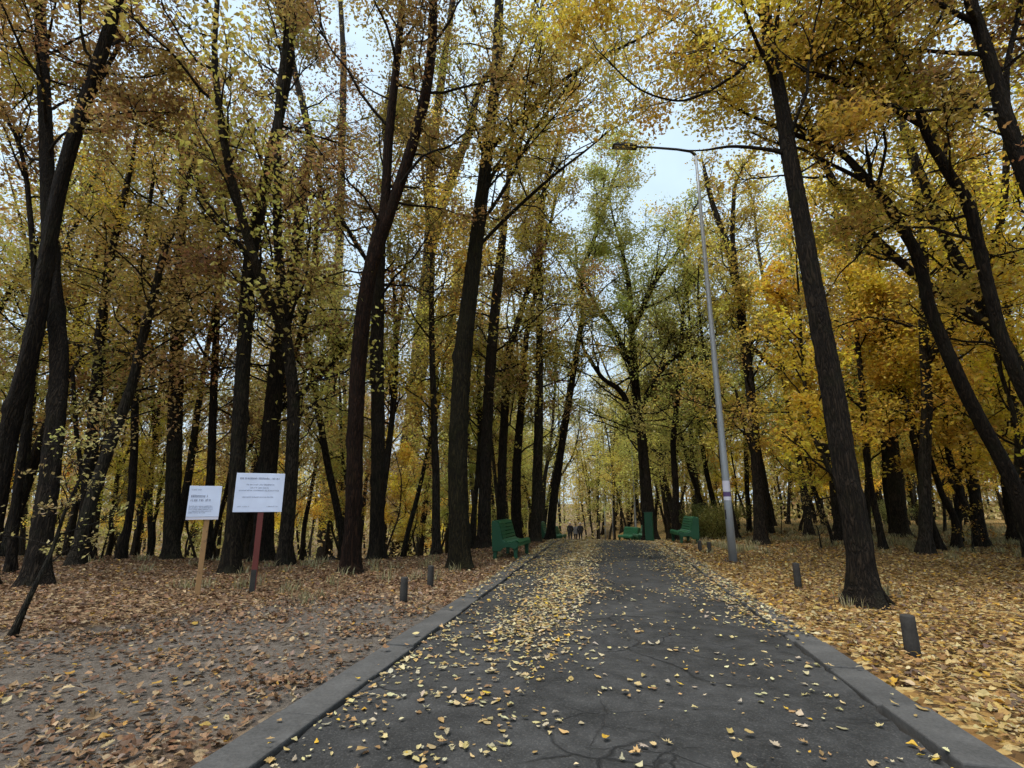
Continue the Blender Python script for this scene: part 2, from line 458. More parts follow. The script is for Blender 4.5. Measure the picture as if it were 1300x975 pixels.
def grow(stems, rng, h0, Lb, per_m, leaves, leaf_size, flat=.5, top_h=None, drop=0.0, spreadr=.2, nsub=7, twig_sides=3):
    """branches, twigs and leaves on the stems; returns the crown mesh arrays"""
    S, Dr, Rr, Ln = [], [], [], []
    zmax = max(P[:, 2].max() for P, _ in stems)
    for P, Rad in stems:
        seg = np.linalg.norm(np.diff(P, axis=0), axis=1)
        acc = np.r_[0, np.cumsum(seg)]
        total = acc[-1]
        k = int(total * per_m)
        for u in (np.arange(k) + rng.uniform(0, 1, k)) / max(k, 1) * total:
            p = np.array([np.interp(u, acc, P[:, j]) for j in range(3)])
            if p[2] < h0 * rng.uniform(.7, 1.35): continue
            r = np.interp(u, acc, Rad)
            q = (p[2] - h0) / max(zmax - h0, .1)
            az = rng.uniform(0, 2 * math.pi)
            el = rng.uniform(.05, .75) + .35 * q - drop
            S.append(p); Dr.append([math.cos(az) * math.cos(el), math.sin(az) * math.cos(el), math.sin(el)])
            Ln.append(Lb * rng.uniform(.45, 1.15) * (1 - .55 * q) * (.65 + .35 * min(1, q * 4 + .3)))
            Rr.append(min(r * .55, .012 * Ln[-1] + .008))
        # leader tip
        d = P[-1] - P[-2]
        S.append(P[-1]); Dr.append(d / np.linalg.norm(d)); Ln.append(Lb * .35); Rr.append(Rad[-1])
    S = np.array(S); D = np.array(Dr); Ln = np.array(Ln); Rr = np.array(Rr)
    def lines(S, D, Ln, n, wig, up):
        P = np.empty((len(S), n, 3)); P[:, 0] = S; d = D.copy()
        st = (Ln / (n - 1))[:, None]
        for i in range(1, n):
            d = d + rng.normal(0, wig, d.shape) + np.array([0, 0, up]); d /= np.linalg.norm(d, axis=1, keepdims=True)
            P[:, i] = P[:, i - 1] + d * st
        return P
    nP = 7
    BP = lines(S, D, Ln, nP, .2, .05)
    BR = Rr[:, None] * np.linspace(1, .3, nP)[None]
    # sub-branches
    B = len(BP); ks = nsub
    tt = rng.uniform(.4, 1, (B, ks)) * (nP - 1.001)
    i = tt.astype(int); f = (tt - i)[..., None]
    bi = np.arange(B)[:, None]
    p = BP[bi, i] * (1 - f) + BP[bi, i + 1] * f
    d = BP[bi, i + 1] - BP[bi, i]; d /= np.linalg.norm(d, axis=2, keepdims=True) + 1e-9
    d = d * .75 + rng.normal(0, .62, d.shape) * np.array([1, 1, flat]); d /= np.linalg.norm(d, axis=2, keepdims=True)
    sl = (Ln[:, None] * rng.uniform(.2, .5, (B, ks))).ravel()
    SP = lines(p.reshape(-1, 3), d.reshape(-1, 3), sl, 5, .24, .02)
    SR = np.repeat(Rr, ks)[:, None] * .42 * np.linspace(1, .35, 5)[None] + .0015
    # twigs
    kt = 4; Bs = len(SP)
    tt = rng.uniform(.2, 1, (Bs, kt)) * 3.999
    i = tt.astype(int); f = (tt - i)[..., None]; bi = np.arange(Bs)[:, None]
    p = SP[bi, i] * (1 - f) + SP[bi, i + 1] * f
    d = SP[bi, i + 1] - SP[bi, i]; d /= np.linalg.norm(d, axis=2, keepdims=True) + 1e-9
    d = d * .6 + rng.normal(0, .7, d.shape) * np.array([1, 1, flat]); d /= np.linalg.norm(d, axis=2, keepdims=True)
    tl = np.repeat(np.clip(sl * .55, .2, .8), kt) * rng.uniform(.6, 1.2, Bs * kt)
    TP = lines(p.reshape(-1, 3), d.reshape(-1, 3), tl, 3, .25, 0)
    TR = np.full((len(TP), 3), .004) * np.array([1, .8, .4])
    # leaves: along twigs, whole clumps richer or barer than others
    rich = np.repeat(rng.gamma(1.9, .53, Bs), kt)
    w = tl * rich
    cnt = rng.poisson(w / w.sum() * leaves)
    ti = np.repeat(np.arange(len(TP)), cnt)
    u = rng.uniform(.15, 1.05, len(ti))[:, None]
    C = TP[ti, 0] * (1 - u) + TP[ti, 2] * u + rng.normal(0, spreadr, (len(ti), 3)) * np.array([1, 1, .8])
    clump = np.repeat(rng.uniform(0, 1, Bs), kt)[ti]
    bclump = np.repeat(np.repeat(rng.uniform(0, 1, B), ks), kt)[ti]
    tone = np.clip(.25 * clump + .2 * bclump + .55 * rng.uniform(0, 1, len(ti)), 0, 1)
    hue = np.clip(.35 * clump + .3 * bclump + .35 * rng.uniform(0, 1, len(ti)), 0, 1)
    LV, LQ = leaf_quads(C, leaf_size, rng)
    parts = [tubes(BP, BR, 5), tubes(SP, SR, twig_sides), tubes(TP, TR, 3)]
    V = []; Q = []; off = 0; nb = 0
    for v, q in parts:
        V.append(v); Q.append(q + off); off += len(v); nb += len(q)
    V.append(LV); Q.append(LQ + off)
    Q = np.vstack(Q)
    mi = np.zeros(len(Q), np.int32); mi[nb:] = 1
    z = np.zeros(nb)
    return np.vstack(V), Q, mi, np.r_[z, tone], np.r_[z, hue], len(LQ)

def trunk_mesh(stems, rng, sides=14, step=.22, flare=True):
    Vs, Qs, off = [], [], 0
    for si, (P, Rad) in enumerate(stems):
        P2, R2 = resample(P, Rad, step)
        v, q = tubes(P2[None], R2[None], sides)
        v = v.reshape(len(P2), sides, 3)
        rel = v - P2[:, None]
        h = P2[:, 2] - P2[0, 2]
        ang = np.arange(sides) / sides * 2 * math.pi
        ph = rng.uniform(0, 6.28, 6)
        lob = sum(np.sin(ang[None] * k + ph[k] + h[:, None] * rng.uniform(-.6, .6)) * a for k, a in ((2, .05), (3, .045), (5, .03)))
        rough = rng.normal(0, .028, (len(P2), sides))
        if sides > 15:
            for k in range(9, 15):
                lob = lob + .012 * np.sin(ang[None] * k + rng.uniform(0, 6) + np.cumsum(rng.normal(0, .22, len(P2)))[:, None])
            for _ in range(9):
                hh_, aa_ = rng.uniform(.3, 8), rng.uniform(0, 6.28)
                lob = lob + rng.uniform(.08, .3) * np.exp(-((h[:, None] - hh_) / rng.uniform(.08, .22)) ** 2 - ((np.mod(ang[None] - aa_ + 3.14, 6.28) - 3.14) / .38) ** 2)
        s = 1 + lob + rough
        if flare and si == 0:
            fl = np.exp(-h / .28)[:, None] * (.7 + .4 * np.sin(ang[None] * 3 + ph[0]) + .2 * np.sin(ang[None] * 5 + ph[1]))
            fl = fl + np.exp(-h / .11)[:, None] * (.35 + .35 * np.sin(ang[None] * 4 + ph[2]))
            s = s + np.clip(fl, 0, None)
        v = P2[:, None] + rel * s[..., None]
        Vs.append(v.reshape(-1, 3)); Qs.append(q + off); off += len(P2) * sides
    return np.vstack(Vs), np.vstack(Qs)

LEAVES_TOTAL = 0
def make_tree(name, label, stems, rng, leaf_color, bark=(1, 1, 1), group=None, cat='tree', loc=(0, 0, 0), sides=14, step=.22, extra=(), **kw):
    global LEAVES_TOTAL
    t = thing(name, label, cat, loc, 0, group)
    V, Q = trunk_mesh(list(stems) + list(extra), rng, sides, step)
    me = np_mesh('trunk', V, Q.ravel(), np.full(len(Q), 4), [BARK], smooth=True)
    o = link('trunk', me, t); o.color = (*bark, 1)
    rs = [resample(P, Rd, .4) for P, Rd in stems]
    V, Q, mi, tone, hue, nl = grow(rs, rng, **kw)
    LEAVES_TOTAL += nl
    me = np_mesh('crown', V, Q.ravel(), np.full(len(Q), 4), [TWIG, LEAF], mi, {'tone': tone, 'hue': hue}, smooth=(mi == 0))
    c = link('crown', me, t); c.color = (*leaf_color, 1)
    return t

BROWN = (.36, .235, .08); RUST = (.35, .195, .07); OLIVE = (.335, .275, .07); GOLD = (.66, .47, .07); AMBER = (.52, .40, .085); LIME = (.45, .43, .11)
B1 = (1, 1, 1); BG = (1.25, 1.3, 1.2); BM = (.95, 1.05, .62); BR_ = (1.25, .8, .65)

def traced(label, pts, limbs=(), d=None, H=17, col=OLIVE, bark=B1, h0=4.0, Lb=3.3, leaves=8000, per_m=2.0, leaf=None, lean=None, name='woodland_tree', cat='tree', seed=0, bare=(), roots=1.0, **kw):
    """a tree whose stem and limbs were read off the photograph, standing at its own distance"""
    rng = np.random.default_rng(seed + 100)
    if d is None:
        b, d = ground(pts[0][0], pts[0][1])
    else:
        b, _ = at(pts[0][0], pts[0][1], d)
        b[2] = tz(b[0], b[1])
    lean = rng.uniform(-.07, .07) if lean is None else lean
    stems = []
    def conv(path):
        P, Rd = [], []
        for (x, y, w) in path:
            dd = d
            for _ in range(3):
                p, s = at(x, y, dd); dd = d + lean * max(0, p[2])
            P.append(p - b); Rd.append(w * .42 * s * FPX / math.hypot(FPX, x - 650))
        return np.array(P), np.array(Rd)
    P, Rd = conv(pts)
    P[0] = (0, 0, -.12) if P[0][2] < .6 else P[0]
    if P[0][2] > .0:  # foot below what is hidden
        P = np.vstack([[[0, 0, -.12]], P]); Rd = np.r_[Rd[0] * 1.05, Rd]
    P, Rd = extend_up(P, Rd, H, rng)
    stems.append((P, Rd))
    for lb in limbs:
        P2, R2 = conv(lb)
        hh = H * rng.uniform(.85, 1.0) if lb[-1][1] <= 25 else None
        if hh: P2, R2 = extend_up(P2, R2, hh, rng)
        stems.append((P2, R2))
    extra = [conv(lb) for lb in bare]
    if d < 15 and name == 'woodland_tree':
        r0 = Rd[0] * .95; a0 = rng.uniform(0, 6.28); k = 6
        for q in range(k):
            a = a0 + (q + rng.uniform(-.3, .3)) * 2 * math.pi / k; u = np.array([math.cos(a), math.sin(a), 0]); m_ = .62 * roots * rng.uniform(.75, 1.25)
            extra.append((np.array([u * r0 * .45 + UPZ * .55 * m_, u * r0 * .85 + UPZ * .24 * m_, u * r0 * 1.45 * m_ + UPZ * .07, u * r0 * 2.3 * m_ - UPZ * .06]), np.array([.35, .42, .34, .16]) * r0))
    bark = tuple(c * f_ for c, f_ in zip(bark, ((.62, .54, .46) if d < 16 else (.9, .82, .72))))  # near bark tinted darker to look backlit, deeper trunks left lighter
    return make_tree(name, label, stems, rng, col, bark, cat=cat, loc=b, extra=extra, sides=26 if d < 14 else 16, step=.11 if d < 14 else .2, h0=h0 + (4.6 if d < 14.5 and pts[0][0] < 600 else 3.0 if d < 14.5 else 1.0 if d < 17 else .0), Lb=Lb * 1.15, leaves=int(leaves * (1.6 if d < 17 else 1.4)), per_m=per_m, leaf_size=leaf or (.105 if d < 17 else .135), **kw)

# photo-traced trees: pixel paths (x, y, width) ------------------------------------------------
traced('big dark tree at the left edge, upright stem crossing a leaning neighbour', [(45,745,42),(64,600,32),(75,470,29),(71,400,28),(63,300,24),(58,150,21),(50,0,18)],
       [[(75,245,16),(92,190,13),(118,120,10),(150,60,7)]], H=18, col=BROWN, h0=4.2, leaves=9000, seed=1)
traced('leaning dark tree at the left edge, tilting right behind the biggest trunk', [(-22,735,40),(10,557,35),(27,490,33),(44,421,31),(62,310,27),(80,220,24),(112,118,22),(135,50,20),(149,0,18)],
       H=18, d=10.6, col=BROWN, h0=4.5, leaves=8500, seed=2)
traced('thin straight trunk just behind the leftmost big trunk', [(14,728,18),(22,625,15),(31,557,14),(40,470,13),(44,360,11),(36,250,9)], col=AMBER, h0=4, leaves=5500, seed=3)
traced('slender tree with a slanting trunk, first one right of the biggest left trunk', [(105,713,25),(113,600,22),(122,500,19),(129,410,16),(142,320,12),(160,240,9)], [[(112,640,9),(98,560,8),(92,470,6)]], col=OLIVE, h0=3.6, leaves=6500, seed=4)
traced('very thin dark trunk bowed at the foot, left of the small sign', [(152,712,15),(165,650,12),(171,560,12),(172,470,11),(176,380,10),(185,300,8),(196,220,6)], col=GOLD, h0=3.4, leaves=5500, seed=5)
traced('straight mid-sized trunk left of the small white sign', [(218,712,27),(221,600,25),(224,480,22),(227,380,18),(231,280,14),(232,190,10)], [[(226,400,9),(212,330,7),(203,290,5)]], col=OLIVE, h0=4, leaves=7000, bark=BG, seed=6)
traced('slim dark trunk directly above the small white sign', [(262,716,16),(268,600,14),(272,480,12),(276,380,11),(280,280,9)], d=17, col=BROWN, h0=4, leaves=5500, seed=7)
traced('tall gently curved tree standing between the two white signs', [(293,729,30),(299,640,26),(303,560,24),(311,430,22),(318,330,20),(335,240,17),(352,160,14),(364,100,13),(369,65,12),(352,0,9)],
       [[(369,65,9),(373,30,9),(372,0,8)]], col=BROWN, bark=BG, h0=4.6, leaves=7500, seed=8)
traced('thick tree right behind the large sign, forked above it', [(332,714,33),(338,620,29),(345,530,27),(354,440,24),(362,405,22),(375,330,18),(383,240,16),(394,190,13),(386,140,11),(374,90,9),(360,0,8)],
       [[(360,412,14),(338,372,12),(318,325,11),(290,300,10),(265,262,9),(245,210,8),(228,165,7),(217,140,6)], [(394,196,8),(412,250,8),(434,280,8),(462,325,7)]], col=RUST, h0=4.4, leaves=9000, seed=9)
traced('slender straight trunk between the large sign and the reddish trunk', [(412,711,24),(416,600,21),(420,500,18),(426,400,15),(431,300,13),(434,180,11),(436,80,9),(432,0,7)], [[(421,450,7),(408,370,6),(400,280,5)]], col=AMBER, h0=4.2, leaves=6500, seed=10)
traced('reddish-brown trunk forking into two tall dark stems', [(445,728,27),(449,640,25),(451,560,24),(455,470,24),(464,380,23),(476,320,23),(488,265,15),(494,170,14),(503,85,12),(511,0,11)],
       [[(478,315,20),(496,265,17),(515,210,16),(530,160,15),(540,120,15),(548,60,14),(550,0,13)]], col=BROWN, bark=BR_, h0=5, leaves=9500, seed=11, H=19)
traced('grey-barked straight trunk tucked behind the reddish forked tree', [(477,712,24),(479,620,22),(480,540,22),(479,450,21),(481,370,18),(484,300,14)], col=OLIVE, bark=BG, h0=4.6, leaves=6500, seed=12)
traced('stout dark trunk splitting in two, behind the near left bollard', [(509,706,31),(514,620,28),(523,540,27),(533,450,25),(541,370,24),(545,310,16),(548,203,14),(557,128,12),(565,68,10),(575,0,9)],
       [[(543,335,18),(555,280,15),(579,210,13),(597,162,12),(606,118,10),(618,97,9),(640,60,6)]], col=RUST, h0=4.6, leaves=9000, seed=13, H=18)
traced('mossy green-tinged tree nearest the road, right of the left-hand bollards', [(585,723,31),(582,640,29),(582,560,28),(588,450,26),(598,360,23),(607,285,20),(618,195,17),(628,110,15),(632,50,14),(634,0,13)],
       [[(606,290,6),(640,240,5),(676,170,5),(705,130,4),(745,80,3),(775,65,2)], [(618,195,7),(660,150,6),(710,105,5),(770,70,4),(830,40,3)], [(600,320,5),(650,270,5),(700,225,4),(745,190,3),(775,165,2)], [(612,250,7),(630,215,6),(650,205,5),(668,160,4)]], col=AMBER, bark=BM, h0=5, Lb=4.0, leaves=13000, seed=14, H=18)
traced('thin dark trunk half hidden left of the mossy roadside tree', [(545,697,17),(547,620,15),(548,560,14),(552,470,12),(560,380,10)], col=RUST, h0=3.0, leaves=5500, seed=15)
traced('slim trunk seen close against the mossy roadside tree', [(572,698,16),(570,600,14),(570,520,14),(573,420,13),(580,330,10)], col=BROWN, bark=BG, h0=3.6, leaves=5500, seed=16)
traced('straight trunk just behind the left green bench', [(614,690,20),(616,610,18),(619,530,17),(624,450,16),(630,380,14),(638,300,11),(645,230,8)], d=20, H=21, col=OLIVE, h0=4.4, leaves=7000, seed=17)
traced('paired slim trunk leaning right above the bench seat', [(636,688,14),(637,610,13),(640,530,12),(646,450,11),(657,410,9),(676,350,7)], d=22, H=21, col=AMBER, h0=4, leaves=6500, seed=18)
traced('dark slim trunk just right of the left green bench', [(656,686,16),(655,610,14),(658,560,12),(663,500,10),(668,430,8)], d=23, H=20, col=BROWN, h0=3.5, leaves=6000, seed=19)
traced('tall pole-straight slim tree beside the road left of the crest', [(680,687,16),(682,620,14),(684,540,13),(685,460,11),(685,380,10),(686,300,8),(690,250,7)], d=22, H=22, col=AMBER, bark=BG, h0=4.6, leaves=6500, seed=20)
traced('curving tree bending out over the road at the crest', [(698,687,13),(702,640,12),(710,585,11),(722,510,10),(733,440,9),(741,390,8),(737,350,7),(752,310,6),(775,240,5)], d=25, col=LIME, h0=4.5, leaves=13000, H=22, Lb=4.0, seed=21)
traced('wide spreading oak right of the road with fanned limbs', [(826,682,23),(820,620,17),(815,560,14),(808,500,12),(803,430,9),(798,360,7),(790,320,5)],
       [[(815,555,9),(790,500,8),(765,480,6),(745,450,5)], [(808,480,8),(780,420,7),(755,385,6),(733,340,4)], [(803,420,8),(830,360,7),(860,320,6),(880,270,4)], [(812,520,8),(840,470,7),(870,445,6),(900,430,4)]],
       d=26, col=LIME, h0=3.6, leaves=17000, Lb=4.4, seed=22, H=21)
traced('narrow dark trunk between the right bench and the spreading oak', [(857,668,11),(858,620,10),(855,560,9),(862,490,8),(866,420,6)], d=27, col=OLIVE, h0=4, leaves=7000, seed=23)
traced('mid-sized tree just right of the lamp post', [(966,672,20),(962,600,17),(956,530,15),(948,450,14),(938,380,13),(926,320,11),(905,260,8),(895,220,6)], [[(938,380,9),(930,300,8),(932,240,6)], [(960,590,7),(945,540,6),(935,500,4)]], d=21, col=AMBER, h0=3.6, leaves=9500, seed=24)
traced('large dark tree leaning left beside the road, flared at the foot', [(1100,768,50),(1094,720,43),(1086,660,40),(1072,590,38),(1058,500,36),(1045,430,33),(1030,350,30),(1016,270,28),(1003,200,26),(992,130,23),(980,70,21),(968,0,18)],
       [[(988,105,8),(975,60,6),(945,85,6),(925,100,5),(895,118,4),(860,128,3),(810,112,2.5),(765,70,2)], [(985,80,7),(1010,30,6),(1040,0,5)]],
       col=(.58, .42, .07), h0=5.4, Lb=3.4, leaves=15000, seed=25, H=16, per_m=2.2, leaf=.105, roots=1.35, bare=[[(1003,197,8),(975,190,6),(930,186,4.5),(890,191,2.5),(850,190,1.5)]])
traced('crooked understorey maple with a dead snag, right of the leaning tree', [(1196,699,14),(1183,668,13),(1170,610,12),(1160,560,11),(1145,510,10),(1137,465,9),(1128,420,7),(1118,360,5)], [[(1140,490,6),(1150,470,5),(1143,440,4)]], col=GOLD, h0=2.8, H=9, leaves=7500, Lb=2.8, seed=26, flat=.25)
traced('twin-stemmed thin tree arching left on the right-hand floor', [(1214,697,17),(1212,660,13),(1195,625,11),(1180,580,9),(1165,550,9),(1150,510,8),(1140,470,7)],
       [[(1213,680,12),(1221,630,10),(1208,590,10),(1200,550,9),(1200,510,8),(1192,470,7),(1190,420,5)]], col=GOLD, h0=2.6, H=9, leaves=8000, Lb=2.8, seed=27, flat=.25)
traced('long leaning tree at the right edge, its limbs reaching left', [(1332,720,36),(1304,655,30),(1275,590,25),(1248,540,24),(1222,490,23),(1200,440,21),(1180,390,20),(1166,330,18),(1144,288,17),(1124,257,16),(1104,233,14),(1070,196,10),(1036,179,8),(1009,171,7),(960,150,5)],
       [[(1104,233,8),(1075,218,7),(1050,206,6),(1020,190,5)], [(1106,238,7),(1104,210,6),(1100,190,4)], [(1140,285,5),(1110,300,5),(1085,330,3)]], d=10.5, col=AMBER, h0=4.5, leaves=9000, seed=28, H=13)
traced('right-edge tree with an S-bent trunk forking high overhead', [(1392,730,34),(1350,600,30),(1318,530,27),(1296,488,25),(1272,430,24),(1256,370,22),(1242,310,20),(1230,260,19),(1208,225,17),(1187,190,16),(1172,158,14),(1158,112,11),(1138,61,9),(1120,20,8),(1108,0,7)],
       [[(1172,160,11),(1135,138,10),(1097,118,9),(1060,102,8),(1005,85,7)], [(1158,112,7),(1172,60,6),(1195,20,5),(1205,0,4)], [(1150,108,6),(1120,92,5),(1085,78,4)]], d=9.8, col=AMBER, h0=4.5, leaves=9000, seed=29, H=14)
traced('thick dark trunk cutting the upper right corner', [(1500,760,50),(1440,560,44),(1375,400,38),(1330,290,33),(1300,215,31),(1277,150,29),(1262,95,26),(1248,50,23),(1232,0,20)],
       [[(1280,155,12),(1278,90,10),(1290,30,9),(1296,0,8)], [(1240,30,12),(1210,15,9),(1182,0,8)]], d=8.6, col=BROWN, h0=4.5, leaves=8500, seed=30, H=15)
traced('stout grey trunk standing behind the leaning roadside tree', [(1142,662,26),(1137,610,25),(1131,560,22),(1124,500,19),(1116,430,16),(1108,350,12)], d=24, col=GOLD, bark=BG, h0=3.5, leaves=9000, seed=31)
traced('upright broad trunk behind the twin-stemmed thin tree', [(1243,672,22),(1236,620,20),(1226,570,18),(1217,520,16),(1208,450,14),(1200,380,11)], d=19, col=GOLD, h0=3.4, leaves=9500, seed=32)
traced('thin dark trunk emerging just right of the leaning tree foot', [(1117,672,12),(1107,625,11),(1099,570,10),(1095,500,9),(1088,430,7)], d=18, col=GOLD, h0=3.2, leaves=7500, seed=33)
traced('slim grey trunk at the right border behind the leaning pair', [(1312,672,18),(1302,610,16),(1291,550,14),(1284,490,12),(1282,420,10)], d=18, col=GOLD, h0=3.2, leaves=8500, seed=34)

# ------------------------------------------------------------------ deep wood: prototypes copied as individual trees
def proto_stems(rng, H, r, fork=False, lean=.1, wig=.05):
    n = 14
    P = np.zeros((n, 3)); d = np.array([rng.normal(0, lean), rng.normal(0, lean), 1.0])
    for i in range(1, n):
        d = d + rng.normal(0, wig, 3) * np.array([1, 1, 0]) + np.array([-P[i-1][0], -P[i-1][1], 0]) * .006
        d /= np.linalg.norm(d); P[i] = P[i-1] + d * H / (n - 1)
    P[0, 2] = -.3
    Rd = r * (1 - np.linspace(0, 1, n)) ** .75 + .02
    stems = [(P, Rd)]
    if fork:
        k = rng.integers(4, 7)
        q = [P[k]]; d = P[k+1] - P[k]; d = d / np.linalg.norm(d) + np.array([rng.normal(0, .4), rng.normal(0, .4), 0])
        for i in range(8):
            d = d + np.array([0, 0, .18]) + rng.normal(0, .06, 3); d /= np.linalg.norm(d); q.append(q[-1] + d * H * .075)
        stems.append((np.array(q), Rd[k] * .75 * (1 - np.linspace(0, 1, 9)) ** .7 + .015))
    return stems

BROWN = (.56, .40, .135); RUST = (.55, .33, .11); OLIVE = (.57, .51, .13); GOLD = (.82, .60, .08); AMBER = (.66, .51, .10); LIME = (.58, .56, .14)  # same leaf colours, lightened to make up for the dim light deep inside
protos = []
for i in range(7):
    rng = np.random.default_rng(500 + i)
    H = rng.uniform(16, 20)
    st = proto_stems(rng, H, rng.uniform(.09, .19), fork=i % 2 == 1)
    protos.append(make_tree('woodland_tree', 'x', st, rng, OLIVE, sides=9, step=.7, h0=rng.uniform(2.6, 4.2), Lb=3.2, per_m=2.3, leaves=6800, leaf_size=.14, spreadr=.34, nsub=6))
maples = []
for i in range(4):
    rng = np.random.default_rng(600 + i)
    H = rng.uniform(6.5, 9.5)
    st = proto_stems(rng, H, rng.uniform(.06, .1), fork=i % 2 == 0, lean=.2, wig=.1)
    maples.append(make_tree('understorey_maple', 'x', st, rng, GOLD, sides=7, step=.6, h0=2.0, Lb=2.8, per_m=2.4, leaves=4600, leaf_size=.14, flat=.25, spreadr=.2, nsub=5))

GL = 'slim tree deep in the dim wood left of the road, behind the front trunks'
GR = 'yellow-leaved tree deep in the wood right of the road, behind the lamp post'
GC = 'tall tree flanking the road where it dips out of sight beyond the crest'
ML = 'low young maple glowing yellow among the far left trunks'
MR = 'low golden maple spreading under the taller trees on the right'
used_proto = set()
placed = []
fixed = [o.location.copy() for o in COL.objects if o.name.startswith('woodland_tree') and o.type == 'EMPTY' and o.location.length > 1]
def try_place(p, mind):
    for q in placed:
        if (q[0] - p[0]) ** 2 + (q[1] - p[1]) ** 2 < mind * mind: return False
    for q in fixed:
        if (q[0] - p[0]) ** 2 + (q[1] - p[1]) ** 2 < (mind * .6) ** 2: return False
    placed.append(p); return True

def set_colors(o, leaf, rng, bark=None):
    j = rng.uniform(.85, 1.15)
    for c in o.children:
        if c.name.startswith('crown'): c.color = (leaf[0] * j * rng.uniform(.92, 1.08), leaf[1] * j, leaf[2] * j, 1)
        else:
            b = rng.uniform(.85, 1.45); c.color = (b, b * rng.uniform(.96, 1.02), b * rng.uniform(.88, 1.0), 1)

rng = np.random.default_rng(77)
def put(protoset, key, p, label, group, color, sc):
    i = int(rng.integers(len(protoset)))
    pr = protoset[i]
    loc = (p[0], p[1], tz(p[0], p[1]) - .05)
    rz = rng.uniform(0, 6.28)
    if (key, i) not in used_proto:
        used_proto.add((key, i)); o = pr
        o.location = loc; o.rotation_euler = (0, 0, rz); o.scale = (sc,) * 3; o['label'] = label; o['group'] = group
    else:
        o = dup(pr, loc, rz, sc, label, group)
    set_colors(o, color, rng)

n_tall = 0
for _ in range(600):
    if n_tall >= 42: break
    y = rng.uniform(30, 78); s_ = -1 if rng.random() < .45 else 1
    p = np.array([float(road_x(y)) + s_ * rng.uniform(4.0, 8.5), y, 0])
    if not try_place(p, 2.0): continue
    n_tall += 1
    put(protos, 't', p, GC, 'trees flanking the road beyond the crest', [LIME, OLIVE, AMBER, LIME][rng.integers(4)], rng.uniform(.9, 1.15))
for _ in range(6000):
    if n_tall >= 215: break
    d = math.sqrt(rng.uniform(16 ** 2, 82 ** 2)) if rng.random() < .55 else rng.uniform(16, 44)
    a = rng.uniform(-1.05, 1.05)
    p = FH * d * math.cos(a) + RIGHT * d * math.sin(a)
    xr = p[0] - float(road_x(p[1]))
    if abs(xr) < (4.4 if p[1] > 34 else 5.4) or p[1] < 4: continue
    if d < 24 and -5.5 < xr < 9: continue
    if xr < -6 and d > 28 and rng.random() < .4: continue
    if not try_place(p, 2.1): continue
    n_tall += 1
    if abs(xr) < 12 and p[1] > 34:
        put(protos, 't', p, GC, 'trees flanking the road beyond the crest', [LIME, OLIVE, AMBER][rng.integers(3)], rng.uniform(.85, 1.15))
    elif xr < 0:
        put(protos, 't', p, GL, 'trees deep in the left wood', [OLIVE, BROWN, BROWN, OLIVE, RUST, AMBER][rng.integers(6)], rng.uniform(.8, 1.15))
    else:
        put(protos, 't', p, GR, 'trees deep in the right wood', [GOLD, AMBER, OLIVE, GOLD, LIME][rng.integers(5)], rng.uniform(.8, 1.1))
n_m = 0
for _ in range(4000):
    if n_m >= 66: break
    d = rng.uniform(15, 55)
    a = rng.uniform(-1.0, 1.0)
    p = FH * d * math.cos(a) + RIGHT * d * math.sin(a)
    xr = p[0] - float(road_x(p[1]))
    if abs(xr) < 7.0 or p[1] < 6 or (xr < 0 and rng.random() < .2) or (d < 22 and xr < 0): continue
    if not try_place(p, 2.0): continue
    n_m += 1
    if xr < 0: put(maples, 'm', p, ML, 'young maples in the left wood', [GOLD, AMBER, OLIVE][rng.integers(3)], rng.uniform(.7, 1.1))
    else: put(maples, 'm', p, MR, 'young maples in the right wood', [GOLD, GOLD, AMBER][rng.integers(3)], rng.uniform(.7, 1.15))

# ------------------------------------------------------------------ saplings and shrubs
def sapling(label, px, py, d=None, H=2.5, lean=(.1, 0), leaves=260, col=(.42, .36, .13), leaf=.06, r=.02, h0=.7, name='sapling', Lb=.8, per_m=7, top=None, cat='sapling'):
    rng = np.random.default_rng(int(px * 7 + py))
    b, d = ground(px, py) if d is None else (at(px, py, d)[0], d)
    b[2] = tz(b[0], b[1])
    n = 8; P = np.zeros((n, 3)); dv = np.array([lean[0], lean[1], 1.0])
    for i in range(1, n):
        dv = dv + rng.normal(0, .05, 3); dv /= np.linalg.norm(dv); P[i] = P[i-1] + dv * H / (n - 1)
    P[0, 2] = -.05
    st = [(P, r * (1 - np.linspace(0, 1, n)) ** .8 + .005)]
    return make_tree(name, label, st, rng, col, BG, cat=cat, loc=b, sides=8, step=.15, h0=h0, Lb=Lb, per_m=per_m, leaves=int(leaves * 1.5), leaf_size=leaf, nsub=4, spreadr=.05)
sapling('thin bent sapling with pale leaves at the left edge', 12, 812, H=2.6, lean=(.22, .05), leaves=420, h0=.95, r=.026, Lb=.9)
sapling('bare leafy sapling right of the lamp post', 1043, 697, H=2.3, lean=(-.05, 0), leaves=260, h0=.4, col=(.40, .30, .10))
sapling('short thin sapling behind the far right bollard', 992, 680, H=1.6, lean=(0, 0), leaves=130, h0=.5, col=(.36, .26, .1))
sapling('tiny yellow-leaved sapling by the twin-stemmed tree', 1236, 702, H=1.3, lean=(.05, 0), leaves=160, h0=.2, col=(.48, .30, .05))
sapling('slight pale sapling standing among the left trunks', 128, 712, H=2.4, leaves=420, h0=.6, lean=(.05, 0), col=(.40, .34, .12))

